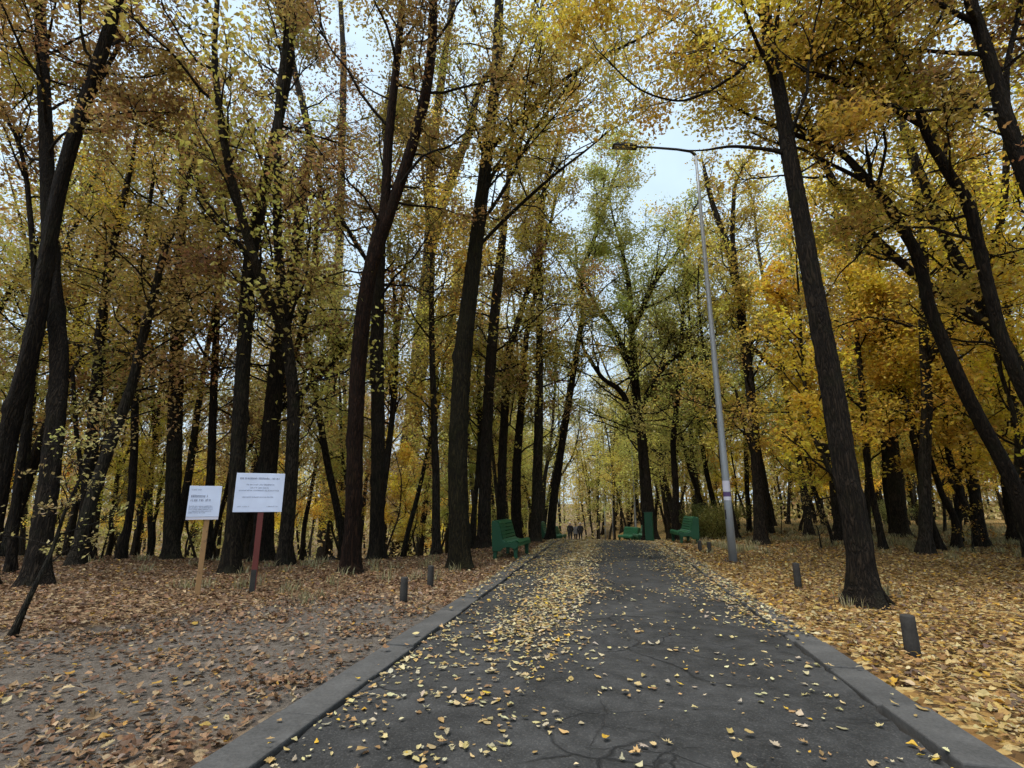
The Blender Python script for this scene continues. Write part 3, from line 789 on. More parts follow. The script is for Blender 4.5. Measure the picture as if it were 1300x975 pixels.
def shrub(label, px, d, w, h, leaves, col, name='shrub', leaf=.07):
    rng = np.random.default_rng(int(px * 3 + d))
    b = at(px, 660, d)[0]; b[2] = tz(b[0], b[1])
    t = thing(name, label, 'shrub', b)
    k = 26
    S = np.c_[rng.normal(0, w * .12, (k, 2)), np.full(k, -.05)]
    az = rng.uniform(0, 6.28, k); sp = rng.uniform(.1, .9, k)
    E = S + np.c_[np.cos(az) * sp * w * .5, np.sin(az) * sp * w * .5, h * rng.uniform(.55, 1.0, k)]
    M_ = (S + E) / 2 + np.c_[np.zeros((k, 2)), np.full(k, h * .12)]
    P = np.stack([S, (S + M_) / 2, M_, (M_ + E) / 2, E], 1)
    V, Q = tubes(P, np.full((k, 5), .012) * np.array([1, .9, .7, .5, .3]), 4)
    me = np_mesh('stems', V, Q.ravel(), np.full(len(Q), 4), [TWIG], smooth=True)
    link('stem', me, t)
    i = rng.integers(k, size=leaves); u = rng.uniform(.25, 1.05, leaves)[:, None]
    C = P[i, 2] * (1 - u) + P[i, 4] * u + rng.normal(0, .16, (leaves, 3))
    low = rng.random(leaves) < .35
    C[low] = P[i[low], 0] * (1 - u[low]) + P[i[low], 2] * u[low] + rng.normal(0, .16, (low.sum(), 3))
    V, Q = leaf_quads(C, leaf, rng)
    me = np_mesh('foliage', V, Q.ravel(), np.full(len(Q), 4), [LEAF], None, {'tone': rng.uniform(0, 1, leaves), 'hue': rng.uniform(.3, 1, leaves)})
    c = link('foliage', me, t); c.color = (*col, 1)
    return t
shrub('bushy green shrub behind the right green bench', 890, 28.5, 2.6, 2.1, 8500, (.20, .20, .05))
shrub('round olive shrub left of the lamp post foot', 911, 26.5, 2.6, 1.9, 8000, (.24, .21, .05))
shrub('low green bush far right behind the thin maples', 1128, 34, 4, 1.7, 5200, (.26, .26, .08))

# ------------------------------------------------------------------ far woodland that reads as one mass
def far_wood():
    rng = np.random.default_rng(9)
    n = 440
    a = rng.uniform(-1.15, 1.15, n); d = rng.uniform(66, 130, n)
    B = FH[None] * (d * np.cos(a))[:, None] + RIGHT[None] * (d * np.sin(a))[:, None]
    xr = B[:, 0] - road_x(B[:, 1]); B = B[(np.abs(xr) > 4.5) | (np.hypot(B[:, 0], B[:, 1]) > 92)]; n = len(B)
    B[:, 2] = terrain(B[:, 0], B[:, 1]) - .3
    H = rng.uniform(13, 19, n)
    P = np.stack([B, B + np.c_[rng.normal(0, .5, (n, 2)), H * .4], B + np.c_[rng.normal(0, 1, (n, 2)), H]], 1)
    V, Q = tubes(P, np.stack([rng.uniform(.14, .26, n), np.full(n, .13), np.full(n, .03)], 1), 6)
    m = 400
    i = np.repeat(np.arange(n), m)
    u = rng.beta(1.0, 1.2, len(i)); C = B[i].copy()
    C[:, 2] += H[i] * (.02 + 1.0 * u)
    C[:, :2] += rng.normal(0, 1.7, (len(i), 2)) * (1.15 - .6 * u)[:, None]
    LV, LQ = leaf_quads(C, .5, rng)
    Qa = np.vstack([Q, LQ + len(V)]); mi = np.r_[np.zeros(len(Q), int), np.ones(len(LQ), int)]
    tone = np.r_[np.zeros(len(Q)), np.clip(rng.uniform(0, 1, len(i)) * .5 + rng.uniform(0, .5, n)[i], 0, 1)]
    hue = np.r_[np.zeros(len(Q)), np.clip(rng.uniform(0, .3, len(i)) + rng.uniform(0, .7, n)[i], 0, 1)]
    me = np_mesh('far_woodland', np.vstack([V, LV]), Qa.ravel(), np.full(len(Qa), 4), [TWIG, LEAF], mi, {'tone': tone, 'hue': hue})
    o = link('far_woodland', me); o.color = (.48, .38, .14, 1)
    tag(o, 'far-off autumn woodland closing the view behind all the trees', 'woodland', kind='stuff')
far_wood()

# ------------------------------------------------------------------ ground, drive, kerbs
def grid_sheet(name, xs, ys, zfun, material, kind='structure'):
    X, Y = np.meshgrid(xs, ys)
    Z = zfun(X, Y)
    V = np.stack([X, Y, Z], -1).reshape(-1, 3)
    nx, ny = len(xs), len(ys)
    idx = np.arange(nx * ny).reshape(ny, nx)
    Q = np.stack([idx[:-1, :-1], idx[:-1, 1:], idx[1:, 1:], idx[1:, :-1]], -1).reshape(-1, 4)
    o = link(name, np_mesh(name, V, Q.ravel(), np.full(len(Q), 4), [material], smooth=True))
    o['kind'] = kind
    return o

xs = np.unique(np.r_[np.linspace(-2500, -130, 12), np.linspace(-120, -14, 70), np.arange(-14, 16, .2), np.linspace(16, 120, 70), np.linspace(130, 2500, 12)])
ys = np.unique(np.r_[np.linspace(-2500, -20, 10), np.arange(-18, 2, .5), np.arange(2, 30, .2), np.arange(30, 100, 1.0), np.linspace(101, 160, 30), np.linspace(180, 2500, 14)])
def ground_z(X, Y):
    xr = X - road_x(np.clip(Y, None, 110))
    bed = 1 - sstep(2.3, 2.62, np.abs(xr))
    return terrain(X, np.clip(Y, -30, 150)) - bed * .06 + (1 - bed) * .012
grid_sheet('ground', xs, ys, ground_z, GROUND)

HW = 2.12
def drive():
    ys = np.unique(np.r_[np.arange(-12, 2, .5), np.arange(2, 30, .15), np.arange(30, 110, .8)])
    us = np.linspace(-HW, HW, 45)
    U, Y = np.meshgrid(us, ys)
    ej = np.clip(.5 + .5 * noise2(U * 0 + np.sign(U) * 3, Y, .35, 61) + .3 * noise2(U * 0 + np.sign(U) * 3, Y, .09, 62), 0, 1.2)
    U = np.where(np.abs(U) > HW - .01, U - np.sign(U) * (.004 + .045 * ej), U)
    X = U + road_x(Y)
    Z = terrain(X, Y) + .012 + .03 * (1 - (U / HW) ** 2) + .006 * noise2(X, Y, .9, 8) + .008 * noise2(X, Y, 2.5, 9)
    V = np.stack([X, Y, Z], -1).reshape(-1, 3)
    idx = np.arange(U.size).reshape(U.shape)
    Q = np.stack([idx[:-1, :-1], idx[:-1, 1:], idx[1:, 1:], idx[1:, :-1]], -1).reshape(-1, 4)
    o = link('road', np_mesh('road', V, Q.ravel(), np.full(len(Q), 4), [ASPHALT], smooth=True)); o['kind'] = 'structure'
drive()
def road_z(X, Y):
    U = X - road_x(Y)
    return terrain(X, Y) + .012 + .03 * (1 - (np.clip(U, -HW, HW) / HW) ** 2) + .006 * noise2(X, Y, .9, 8) + .008 * noise2(X, Y, 2.5, 9)

KERB_H = .035
def kerb(side):
    m = MB(); r = random.Random(side + 5)
    y = -6.0
    while y < 60:
        L = 1.0 if y < 30 else 3.0
        gap = .03
        xc = side * (HW + .19) + float(road_x(np.array(y + L / 2))) + r.uniform(-.012, .012)
        z = tz(xc, y + L / 2)
        dz = tz(xc, y + L) - tz(xc, y)
        tilt = Matrix.Rotation(math.atan2(dz, L), 4, 'X') @ Matrix.Rotation(r.uniform(-.018, .018), 4, 'Z') @ Matrix.Rotation(r.uniform(-.035, .035), 4, 'Y')
        m.box((xc, y + L / 2, z + KERB_H - .11 + r.uniform(-.014, .012)), (.34, L - gap, .22), tilt, .014)
        y += L
    o = m.build('kerb', CONC); o['kind'] = 'structure'
kerb(-1); kerb(1)

# ------------------------------------------------------------------ fallen leaves
def litter(name, label, n_try, xr, yr, dens, dmax, palette, weights, size, zfun, seed, lift=.01, tiltm=.28):
    rng = np.random.default_rng(seed)
    area = (xr[1] - xr[0]) * (yr[1] - yr[0])
    n = int(area * dmax) if n_try is None else n_try
    X = rng.uniform(*xr, n); Y = rng.uniform(*yr, n)
    k = rng.uniform(0, 1, n) * dmax < dens(X, Y)
    # inside what the camera, or one a step aside, could see
    P = np.c_[X, Y, np.zeros(n)]
    dep = P @ FH; lat = P @ RIGHT
    k &= (dep > 1.8) & (np.abs(lat) < dep * 1.12 + 1.5)
    X, Y, dep = X[k], Y[k], dep[k]; n = len(X)
    pal = np.array(palette); ci = rng.choice(len(pal), n, p=np.array(weights) / sum(weights))
    tint = pal[ci] * rng.uniform(.65, 1.3, (n, 1)) * rng.uniform(.93, 1.07, (n, 3))
    L = size * rng.uniform(.55, 1.35, n) * np.clip(1 + (dep - 14) * .03, 1, 1.8)
    big = rng.random(n) < .05; L[big] *= 1.35
    Wd = L * rng.uniform(.5, .85, n)
    yaw = rng.uniform(0, 2 * math.pi, n)
    tp = rng.normal(0, tiltm, (n, 2))
    nrm = np.c_[tp, np.ones(n)]; nrm /= np.linalg.norm(nrm, axis=1, keepdims=True)
    t = np.c_[np.cos(yaw), np.sin(yaw), np.zeros(n)]; t -= nrm * (t * nrm).sum(1, keepdims=True); t /= np.linalg.norm(t, axis=1, keepdims=True)
    s = np.cross(nrm, t)
    curl = (rng.uniform(-.15, .4, n) * Wd)[:, None]; tipc = (rng.uniform(-.08, .28, n) * L)[:, None]
    C = np.c_[X, Y, zfun(X, Y) + lift + np.abs(rng.normal(0, .008, n)) + np.abs(tp).sum(1) * L * .3]
    Lh = (L * .5)[:, None]; Wh = (Wd * .5)[:, None]
    near = dep < 10.5
    L2 = np.where(rng.random(n) < .38, rng.uniform(.35, .6, n), 1.0); Lh = Lh * L2[:, None]; Wh = Wh * L2[:, None]; curl = curl * L2[:, None]; tipc = tipc * L2[:, None]
    # 8 vertices: stalk, two shoulders, two cheeks, tip, two midrib points; four quads
    a = C - t * Lh
    b = C - t * Lh * .1 + nrm * 0
    c = C + t * Lh * .55 + nrm * tipc * .4
    e = C + t * Lh * 1.0 + nrm * tipc
    l1 = C - t * Lh * .35 + s * Wh + nrm * curl; r1 = C - t * Lh * .35 - s * Wh + nrm * curl
    l2 = C + t * Lh * .45 + s * Wh * .8 + nrm * (curl * .8 + tipc * .3); r2 = C + t * Lh * .45 - s * Wh * .8 + nrm * (curl * .8 + tipc * .3)
    far = ~near; nf = int(far.sum())
    V = np.stack([a, l1, b, r1, l2, c, r2, e], 1)[far].reshape(-1, 3)
    base = np.arange(nf)[:, None] * 8
    tri = np.concatenate([base + np.array([[0, 2, 1]]), base + np.array([[0, 3, 2]]), base + np.array([[5, 7, 4]]), base + np.array([[5, 6, 7]])], 0)
    qd = np.concatenate([base + np.array([[2, 5, 4, 1]]), base + np.array([[2, 3, 6, 5]])], 0)
    loops = [tri.ravel(), qd.ravel()]; tot = [np.full(len(tri), 3), np.full(len(qd), 4)]; tints = [np.vstack([tint[far]] * 6)]
    Vs = [V]; off = len(V)
    # near leaves get a real outline: smooth ovate, toothed, or lobed like oak and maple
    ov = [(-1.25, .02), (-1, .05), (-.8, .55), (-.4, .95), (0, 1), (.4, .78), (.75, .38), (1.05, .0)]
    to = [(-1.2, .02), (-.95, .3), (-.75, .85), (-.5, .8), (-.3, 1.02), (0, .82), (.25, .85), (.5, .5), (.7, .42), (1.1, 0)]
    oa = [(-1.3, .03), (-.95, .12), (-.75, .5), (-.6, .32), (-.35, .82), (-.18, .45), (.1, 1.0), (.3, .5), (.55, .75), (.65, .38), (.9, .4), (1.05, 0)]
    ma = [(-1.4, .03), (-.7, .06), (-.85, .7), (-.45, .6), (-.3, 1.2), (.0, .75), (.3, .95), (.3, .45), (.7, .35), (1.15, 0)]
    kind = rng.choice(4, n, p=(.4, .22, .22, .16))
    for ki, tmpl in enumerate((ov, to, oa, ma)):
        sel = np.where(near & (kind == ki))[0]; m_ = len(sel)
        if not m_: continue
        up = tmpl; lo = [(u, -v) for u, v in tmpl[-2:0:-1]]
        out = np.array([(-.15, 0)] + up + lo); k_ = len(out)
        u = out[None, :, 0] * (1 + rng.normal(0, .05, (m_, k_))); v = out[None, :, 1] * (1 + rng.normal(0, .07, (m_, k_)))
        zz = curl[sel] * v ** 2 + tipc[sel] * np.clip(u, 0, 2) ** 2 + rng.normal(0, .04, (m_, k_)) * Lh[sel]
        W_ = C[sel][:, None] + t[sel][:, None] * (u * Lh[sel])[..., None] + s[sel][:, None] * (v * Wh[sel])[..., None] + nrm[sel][:, None] * zz[..., None]
        bb = off + np.arange(m_)[:, None] * k_
        ring = np.arange(1, k_); nx = np.roll(ring, -1)
        T_ = np.stack([np.broadcast_to(bb, (m_, k_ - 1)), bb + ring, bb + nx], -1)
        Vs.append(W_.reshape(-1, 3)); off += m_ * k_
        loops.insert(len(loops), T_.ravel()); tot.append(np.full(m_ * (k_ - 1), 3)); tints.append(np.repeat(tint[sel], k_ - 1, 0))
    V = np.vstack(Vs); loops = np.concatenate(loops); tot = np.concatenate(tot); tt = np.vstack(tints)
    o = link(name, np_mesh(name, V, loops, tot, [LITTER], None, {'tint': tt}, smooth=False))
    tag(o, label, 'fallen leaves', kind='stuff')
    return n

BRN = [(.165, .082, .040), (.235, .130, .066), (.32, .20, .105), (.095, .052, .032), (.46, .34, .19), (.44, .26, .05), (.24, .18, .14)]
YEL = [(.42, .28, .085), (.47, .35, .15), (.31, .17, .06), (.18, .10, .05), (.54, .44, .24), (.50, .29, .035), (.13, .085, .06)]
PAL = [(.58, .47, .22), (.62, .54, .32), (.50, .34, .13), (.38, .23, .10), (.62, .40, .04), (.48, .42, .30)]

def bare(x, y):
    q = np.exp(-(((x + 4.1) / 2.0) ** 2 + ((y - 6.0) / 2.4) ** 2) ** 1.5) + np.exp(-(((x + 6.2) / 2.4) ** 2 + ((y - 3.6) / 1.8) ** 2) ** 1.5)
    return np.clip((q * .85 + .75 * noise2(x, y, 1.25, 21) * np.clip(q * 2, 0, 1) - .3) * 1.7, 0, .62)
def dens_left(x, y):
    e = sstep(-2.46, -2.74, x)
    return 560 * e * (1 - bare(x, y)) * np.clip(.8 + .4 * noise2(x, y, 1.1, 22), .12, 1) * np.where(y > 12, .8, 1)
def dens_right(x, y):
    e = sstep(2.34, 2.62, x)
    return 400 * e * np.clip(.85 + .35 * noise2(x, y, 1.4, 23), .2, 1)
def dens_road(x, y):
    x = x - road_x(y)
    n1 = np.clip(.5 + .75 * noise2(x, y, .9, 24), .02, 1.4); n2 = np.clip(.45 + .8 * noise2(x, y, .5, 25), 0, 1.4)
    v = 9 + 22 * n2
    drift = np.exp(-((x + .85 + .1 * np.sin(y)) / .5) ** 2)
    v = v + drift * (620 * sstep(4.9, 7.2, y) * (.6 + .5 * n1) + 80 * n2 * (1 - sstep(5, 6.6, y)))
    v = v + 125 * n2 * sstep(-.3, -.9, x) * (1 - sstep(7, 9, y))
    v = v + np.exp(-((x + 1.97) / .2) ** 2) * 210 * n1 + np.exp(-((x + 1.75) / .48) ** 2) * 190 * sstep(9, 14, y) * n1
    edge = sstep(1.68 - .25 * sstep(9, 14, y), 2.08, x)
    v = v + edge * (34 * n2 + 260 * sstep(6.3, 8.6, y)) + sstep(.5, 1.5, x) * 44 * n2 * (1 - sstep(5.5, 7, y))
    v = v + sstep(.72, 1.75, x) * 150 * n1 * sstep(7.0, 9.5, y)
    return v * (np.abs(x) < HW - .02)
def dens_kerb(x, y):
    u = np.abs(x - road_x(y)); n2 = np.clip(.45 + .8 * noise2(x, y, .5, 27), 0, 1.3)
    side = np.where(x < 0, 16 * n2 + 240 * sstep(8.2, 10.8, y) * np.clip(n2, .35, 1), 14 * n2 + 300 * sstep(6.6, 8.4, y))
    return side * (u > HW) * (u < HW + .38)
nl = litter('fallen_leaves', 'brown and tan leaves carpeting the ground left of the road', None, (-19, -2.44), (1.5, 24), dens_left, 680, BRN, [5, 6, 5, 5, 2.4, 1.0, 3], .064, lambda x, y: ground_z(x, y), 31)
nr = litter('fallen_leaves', 'golden and tan leaves carpeting the ground right of the road', None, (2.3, 30), (1.5, 34), dens_right, 480, YEL, [5, 5, 5, 4, 2.4, 2.4, 5], .068, lambda x, y: ground_z(x, y), 32)
nd = litter('fallen_leaves', 'pale yellow leaves scattered and drifted over the asphalt road', None, (-2.5, 2.5), (1.5, 34), dens_road, 950, PAL, [6, 5, 4, 3, 1.2, 3], .06, road_z, 33, .007, .11)
nk = litter('fallen_leaves', 'leaves lying on the concrete kerbs along the road', None, (-2.7, 2.6), (1.5, 30), dens_kerb, 320, PAL, [5, 4, 4, 3, 1.5, 2], .07, lambda x, y: terrain(x, y) + KERB_H + .008, 34, .01, .16)

# ------------------------------------------------------------------ grass tufts
def grass():
    rng = np.random.default_rng(41)
    C = []
    for (cx, cy, sx, sy, k) in ((-9, 12.6, 3.5, 1.2, 24), (-6.5, 13.2, 2, .9, 6), (-5.2, 8.4, .5, .3, 3), (-7.3, 9.6, 1.2, .5, 9), (-3.6, 14, .6, 1.5, 5), (-3.9, 11.4, .5, .5, 3), (11, 33, 7, 5, 420), (20, 30, 5, 5, 300), (4.2, 20.5, .5, 1.5, 40), (3.7, 9.9, .4, .5, 6), (14, 24, 5, 3, 150)):
        C.append(np.c_[rng.normal(cx, sx, k), rng.normal(cy, sy, k)])
    C = np.vstack(C); C = C[np.abs(C[:, 0]) > 3.0]
    m = 26
    B = np.repeat(C, m, 0) + rng.normal(0, .10, (len(C) * m, 2))
    n = len(B); z = ground_z(B[:, 0], B[:, 1])
    h = rng.uniform(.06, .26, n); az = rng.uniform(0, 6.28, n); ln = rng.uniform(.2, .9, n) * h
    w = .006 * np.clip(np.hypot(B[:, 0], B[:, 1]) / 8, 1, 3)
    side = np.c_[-np.sin(az), np.cos(az), np.zeros(n)] * w[:, None]
    b = np.c_[B, z]; d = np.c_[np.cos(az), np.sin(az), np.zeros(n)]
    mid = b + d * (ln * .35)[:, None] + UPZ * (h * .6)[:, None]; tip = b + d * ln[:, None] + UPZ * h[:, None]
    V = np.stack([b - side, b + side, mid + side * .7, mid - side * .7, tip], 1).reshape(-1, 3)
    k = np.arange(n)[:, None] * 5
    q = (k + np.array([[0, 1, 2, 3]])); t = (k + np.array([[3, 2, 4]]))
    o = link('grass', np_mesh('grass', V, np.r_[q.ravel(), t.ravel()], np.r_[np.full(n, 4), np.full(n, 3)], [LEAF], None, {'tone': np.tile(rng.uniform(0, 1, n), 2), 'hue': np.tile(rng.uniform(.4, 1, n), 2)}))
    o.color = (.30, .25, .14, 1)
    tag(o, 'thin dry grass tufts growing through the leaves', 'grass', kind='stuff')
grass()

# ------------------------------------------------------------------ bollards
def bollard(label, px, py, h, w, seed, lean=(0, 0)):
    b, d = ground(px, py)
    r = random.Random(seed)
    t = thing('bollard', label, 'bollard', b, r.uniform(0, 6), 'short dark bollards along the road verges')
    n = 16; m = MB()
    pts = [(0, 0, -.2), (lean[0] * .1, lean[1] * .1, h * .35), (lean[0] * .6, lean[1] * .6, h * .7), (lean[0], lean[1], h - .015), (lean[0], lean[1], h)]
    m.tube(pts, [w * .5, w * .5, w * .49, w * .48, w * .44], n)
    o = m.build('bollard_body', POST, t)
    for v in o.data.vertices:
        v.co.x *= 1 + r.uniform(-.02, .02); v.co.y *= 1 + r.uniform(-.02, .02)
    return t
bollard('near right dark bollard, the one closest to the viewer', 1160, 835, .43, .145, 1)
bollard('dark bollard left of the leaning tree on the right verge', 1014, 748, .47, .125, 2)
bollard('nearer of two dark bollards on the left verge', 512, 766, .40, .125, 3)
bollard('farther of two bollards on the left verge, beside the mossy tree', 546, 746, .40, .125, 4)
bollard('worn stump bollard left of the lamp post foot', 901, 703, .36, .13, 5)
bollard('leftmost worn stump bollard in front of the right bench', 889, 700, .34, .13, 6)

# ------------------------------------------------------------------ signs
def glyph_line(m, x0, x1, z, h, r, y, bold=False):
    """a line of lettering too small to read: word groups of little strokes"""
    x = x0
    while x < x1 - h * .5:
        wl = r.randint(3, 10)
        for _ in range(wl):
            if x > x1 - h * .4: break
            cw = h * r.uniform(.45, .7)
            s = h * (.2 if bold else .13)
            top = r.choice((0, 0, 0, .25))
            k = r.randint(0, 3)
            m.box((x + s / 2, y, z + h * top / 2), (s, .0024, h * (1 + top)))
            if k != 0: m.box((x + cw - s / 2 - h * .06, y, z), (s, .0024, h * .98))
            if k != 1: m.box((x + cw * .5, y - .0004, z + h * r.choice((-.42, 0, .42))), (cw * .55, .0022, s * .8))
            x += cw + h * .12
        x += h * .5

def sign(label, px, py, post_w, post_top, panel, px_panel, postmat, rz, seed, texts, lower=None, back=False, post_bottom=None):
    b, d = ground(px, py)
    t = thing('sign', label, 'sign', b, rz)
    r = random.Random(seed)
    w, h, zc, xo = panel
    m = MB(); m.box((0, .03, post_top / 2 - .1), (post_w, post_w * .6, post_top + .2), None, .006)
    if post_bottom:
        m.box((-.01, .03, .12), (post_w * .92, post_w * .66, .6), None, .006, 1)
    m.build('post', [postmat, POST], t)
    m = MB(); m.box((xo, -.006, zc), (w, .014, h), None, .003)
    panel_o = m.build('panel', WHITE, t)
    if lower:
        m = MB(); m.box((xo, -.004, zc - h / 2 - lower / 2 - .002), (w * .99, .012, lower), None, .002)
        m.build('lower_rail', PAPER, t)
    m = MB()
    for (x0, x1, z, hh, bold) in texts:
        glyph_line(m, xo + x0 * w, xo + x1 * w, zc + z * h, hh, r, -.0135, bold)
    m.build('lettering', INK, panel_o)
    return t
fl = math.atan2  # signs face the viewer
_, dS = ground(320, 753)
sL = 1.0 / FPX
b, d1 = ground(320, 753); s1 = at(328, 625, d1)[1]
top1 = at(330, 601, d1)[0][2] - b[2]; bot1 = at(328, 650, d1)[0][2] - b[2]
face1 = math.atan2(b[0] - 0, b[1]) * -1
def board(cx, wpx, s_, d_, b_, rz):
    c_ = at(cx, 630, d_)[0]
    return wpx * s_ * FPX / math.hypot(FPX, cx - 650), float((c_[0] - b_[0]) * math.cos(rz) + (c_[1] - b_[1]) * math.sin(rz))
w1, xo1 = board(329, 62, s1, d1, b, face1 - .03)
sign('large white notice board on a dark red post, lines of small print', 320, 753, .105, bot1 + .3, (w1, top1 - bot1, (top1 + bot1) / 2, xo1), 0, REDPAINT, face1 - .03, 2,
     [(-.42, .42, .36, .034, True), (-.28, .30, .20, .024, False), (-.2, .18, .12, .024, False), (-.42, .42, .05, .026, False), (-.34, .32, -.12, .024, False), (-.42, -.18, -.36, .022, False), (.18, .42, -.36, .022, False)], post_bottom=True)
b, d2 = ground(250, 757); s2_ = at(260, 640, d2)[1]
top2 = at(261, 617, d2)[0][2] - b[2]; bot2 = at(259, 656, d2)[0][2] - b[2]
face2 = math.atan2(b[0], b[1]) * -1
w2, xo2 = board(260.5, 41.5, s2_, d2, b, face2 - .03)
sign('small square white notice on a raw wooden stake', 250, 757, .085, bot2 + .25, (w2, top2 - bot2, (top2 + bot2) / 2, xo2), 0, RAWWOOD, face2 - .03, 3,
     [(-.42, -.1, .37, .02, False), (-.42, .14, .16, .04, True), (-.42, .2, .03, .04, True), (-.44, .28, -.16, .018, False), (-.44, .3, -.21, .018, False), (-.44, .3, -.26, .018, False), (-.44, .24, -.32, .018, False), (-.44, .1, -.37, .018, False)], lower=.05)

# ------------------------------------------------------------------ benches
def bench_proto():
    """x is forward (towards the road), y along the bench"""
    t = thing('park_bench', 'x', 'bench')
    L = 1.55
    side = [(-.40, 1.02), (-.36, 1.06), (-.22, 1.05), (-.165, .95), (-.10, .70), (-.06, .545), (.05, .475), (.20, .455), (.33, .50), (.41, .46), (.415, .38), (.36, .32), (.32, .28),
            (.20, .33), (.05, .34), (-.06, .30), (-.12, .22), (-.36, .22), (-.385, .60)]
    for s in (-1, 1):
        m = MB(); m.prism(side, s * L / 2 - .03, s * L / 2 + .03, bevel=.008); m.build('side_panel', GREEN_D, t)
    bp = [(-.36, 1.065, .9), (-.265, 1.07, .2)] 
    m = MB()
    for (x, z, a) in ((-.375, 1.055, .25), (-.29, 1.075, .05), (-.205, 1.03, 1.15), (-.172, .93, 1.33), (-.145, .83, 1.33), (-.118, .73, 1.33), (-.09, .63, 1.3)):
        m.box((x + .012, 0, z), (.082, L - .07, .028), Matrix.Rotation(a, 4, 'Y'), .005)
    for (x, z) in ((-.398, .95), (-.395, .84), (-.393, .73), (-.39, .62), (-.385, .51), (-.38, .40), (-.375, .30)):
        m.box((x, 0, z), (.026, L - .07, .095), None, .005)
    m.build('backrest', GREEN, t)
    m = MB()
    for (x, z, a) in ((-.03, .535, .75), (.06, .492, .28), (.15, .478, .02), (.24, .492, -.28), (.325, .52, -.2), (.405, .495, .95), (.425, .41, 1.5)):
        m.box((x, 0, z), (.08, L - .07, .028), Matrix.Rotation(a, 4, 'Y'), .005)
    m.build('seat', GREEN, t)
    for s in (-1, 1):
        y = s * (L / 2 - .055)
        m = MB(); m.prism([(.24, .36), (.40, .40), (.37, .2), (.385, -.06), (.27, -.06), (.27, .2)], y - .04, y + .04, bevel=.006); m.build('leg', GREEN_D, t)
        m = MB(); m.prism([(-.37, .30), (-.22, .30), (-.25, .1), (-.24, -.06), (-.355, -.06), (-.345, .1)], y - .04, y + .04, bevel=.006); m.build('leg', GREEN_D, t)
    return t
bench0 = bench_proto()
GB = 'green benches beside the road'
def place_bench(px, py, rz, label, first=False, d=None, xy=None):
    if xy: p = np.array([xy[0], xy[1], tz(*xy)])
    elif d is None: p, _ = ground(px, py)
    else:
        p = at(px, py, d)[0]; p[2] = tz(p[0], p[1])
    if first:
        bench0.location = p; bench0.rotation_euler = (0, 0, rz); bench0['label'] = label; bench0['group'] = GB
    else: dup(bench0, p, rz, 1, label, GB)
place_bench(649, 707, R(-4), 'nearest green bench on the left verge, seen from its end', True)
place_bench(870, 687, R(186), 'green bench on the right verge beside the olive shrub', d=22)
place_bench(694, 684, R(0), 'green bench just past the nearest left bench, below the slim trunks', d=31)
place_bench(709, 685, R(-8), 'small green bench left of the three walkers', d=38)
place_bench(799, 683, R(215), 'far green bench across the crest, left of the spreading oak foot', d=38)
place_bench(815, 681, R(190), 'green bench tight against the spreading oak, behind the far bench', d=34)

p = at(825, 683, 24.6)[0]; p[2] = tz(p[0], p[1])
t = thing('utility_cabinet', 'tall narrow green cabinet in front of the spreading oak trunk', 'cabinet', p, R(-12))
m = MB(); m.box((0, 0, .62), (.36, .26, 1.34), None, .012); body = m.build('cabinet_body', GREEN, t)
m = MB(); m.box((0, -.137, .64), (.30, .014, 1.18), None, .004); dr = m.build('door', GREEN_D, t)
m = MB(); m.tube([(.11, -.155, .6), (.11, -.155, .7)], .01, 8); m.build('handle', DARKSTEEL, dr)
m = MB(); m.box((0, -.01, 1.305), (.40, .31, .03), None, .006); m.build('lid', GREEN_D, t)

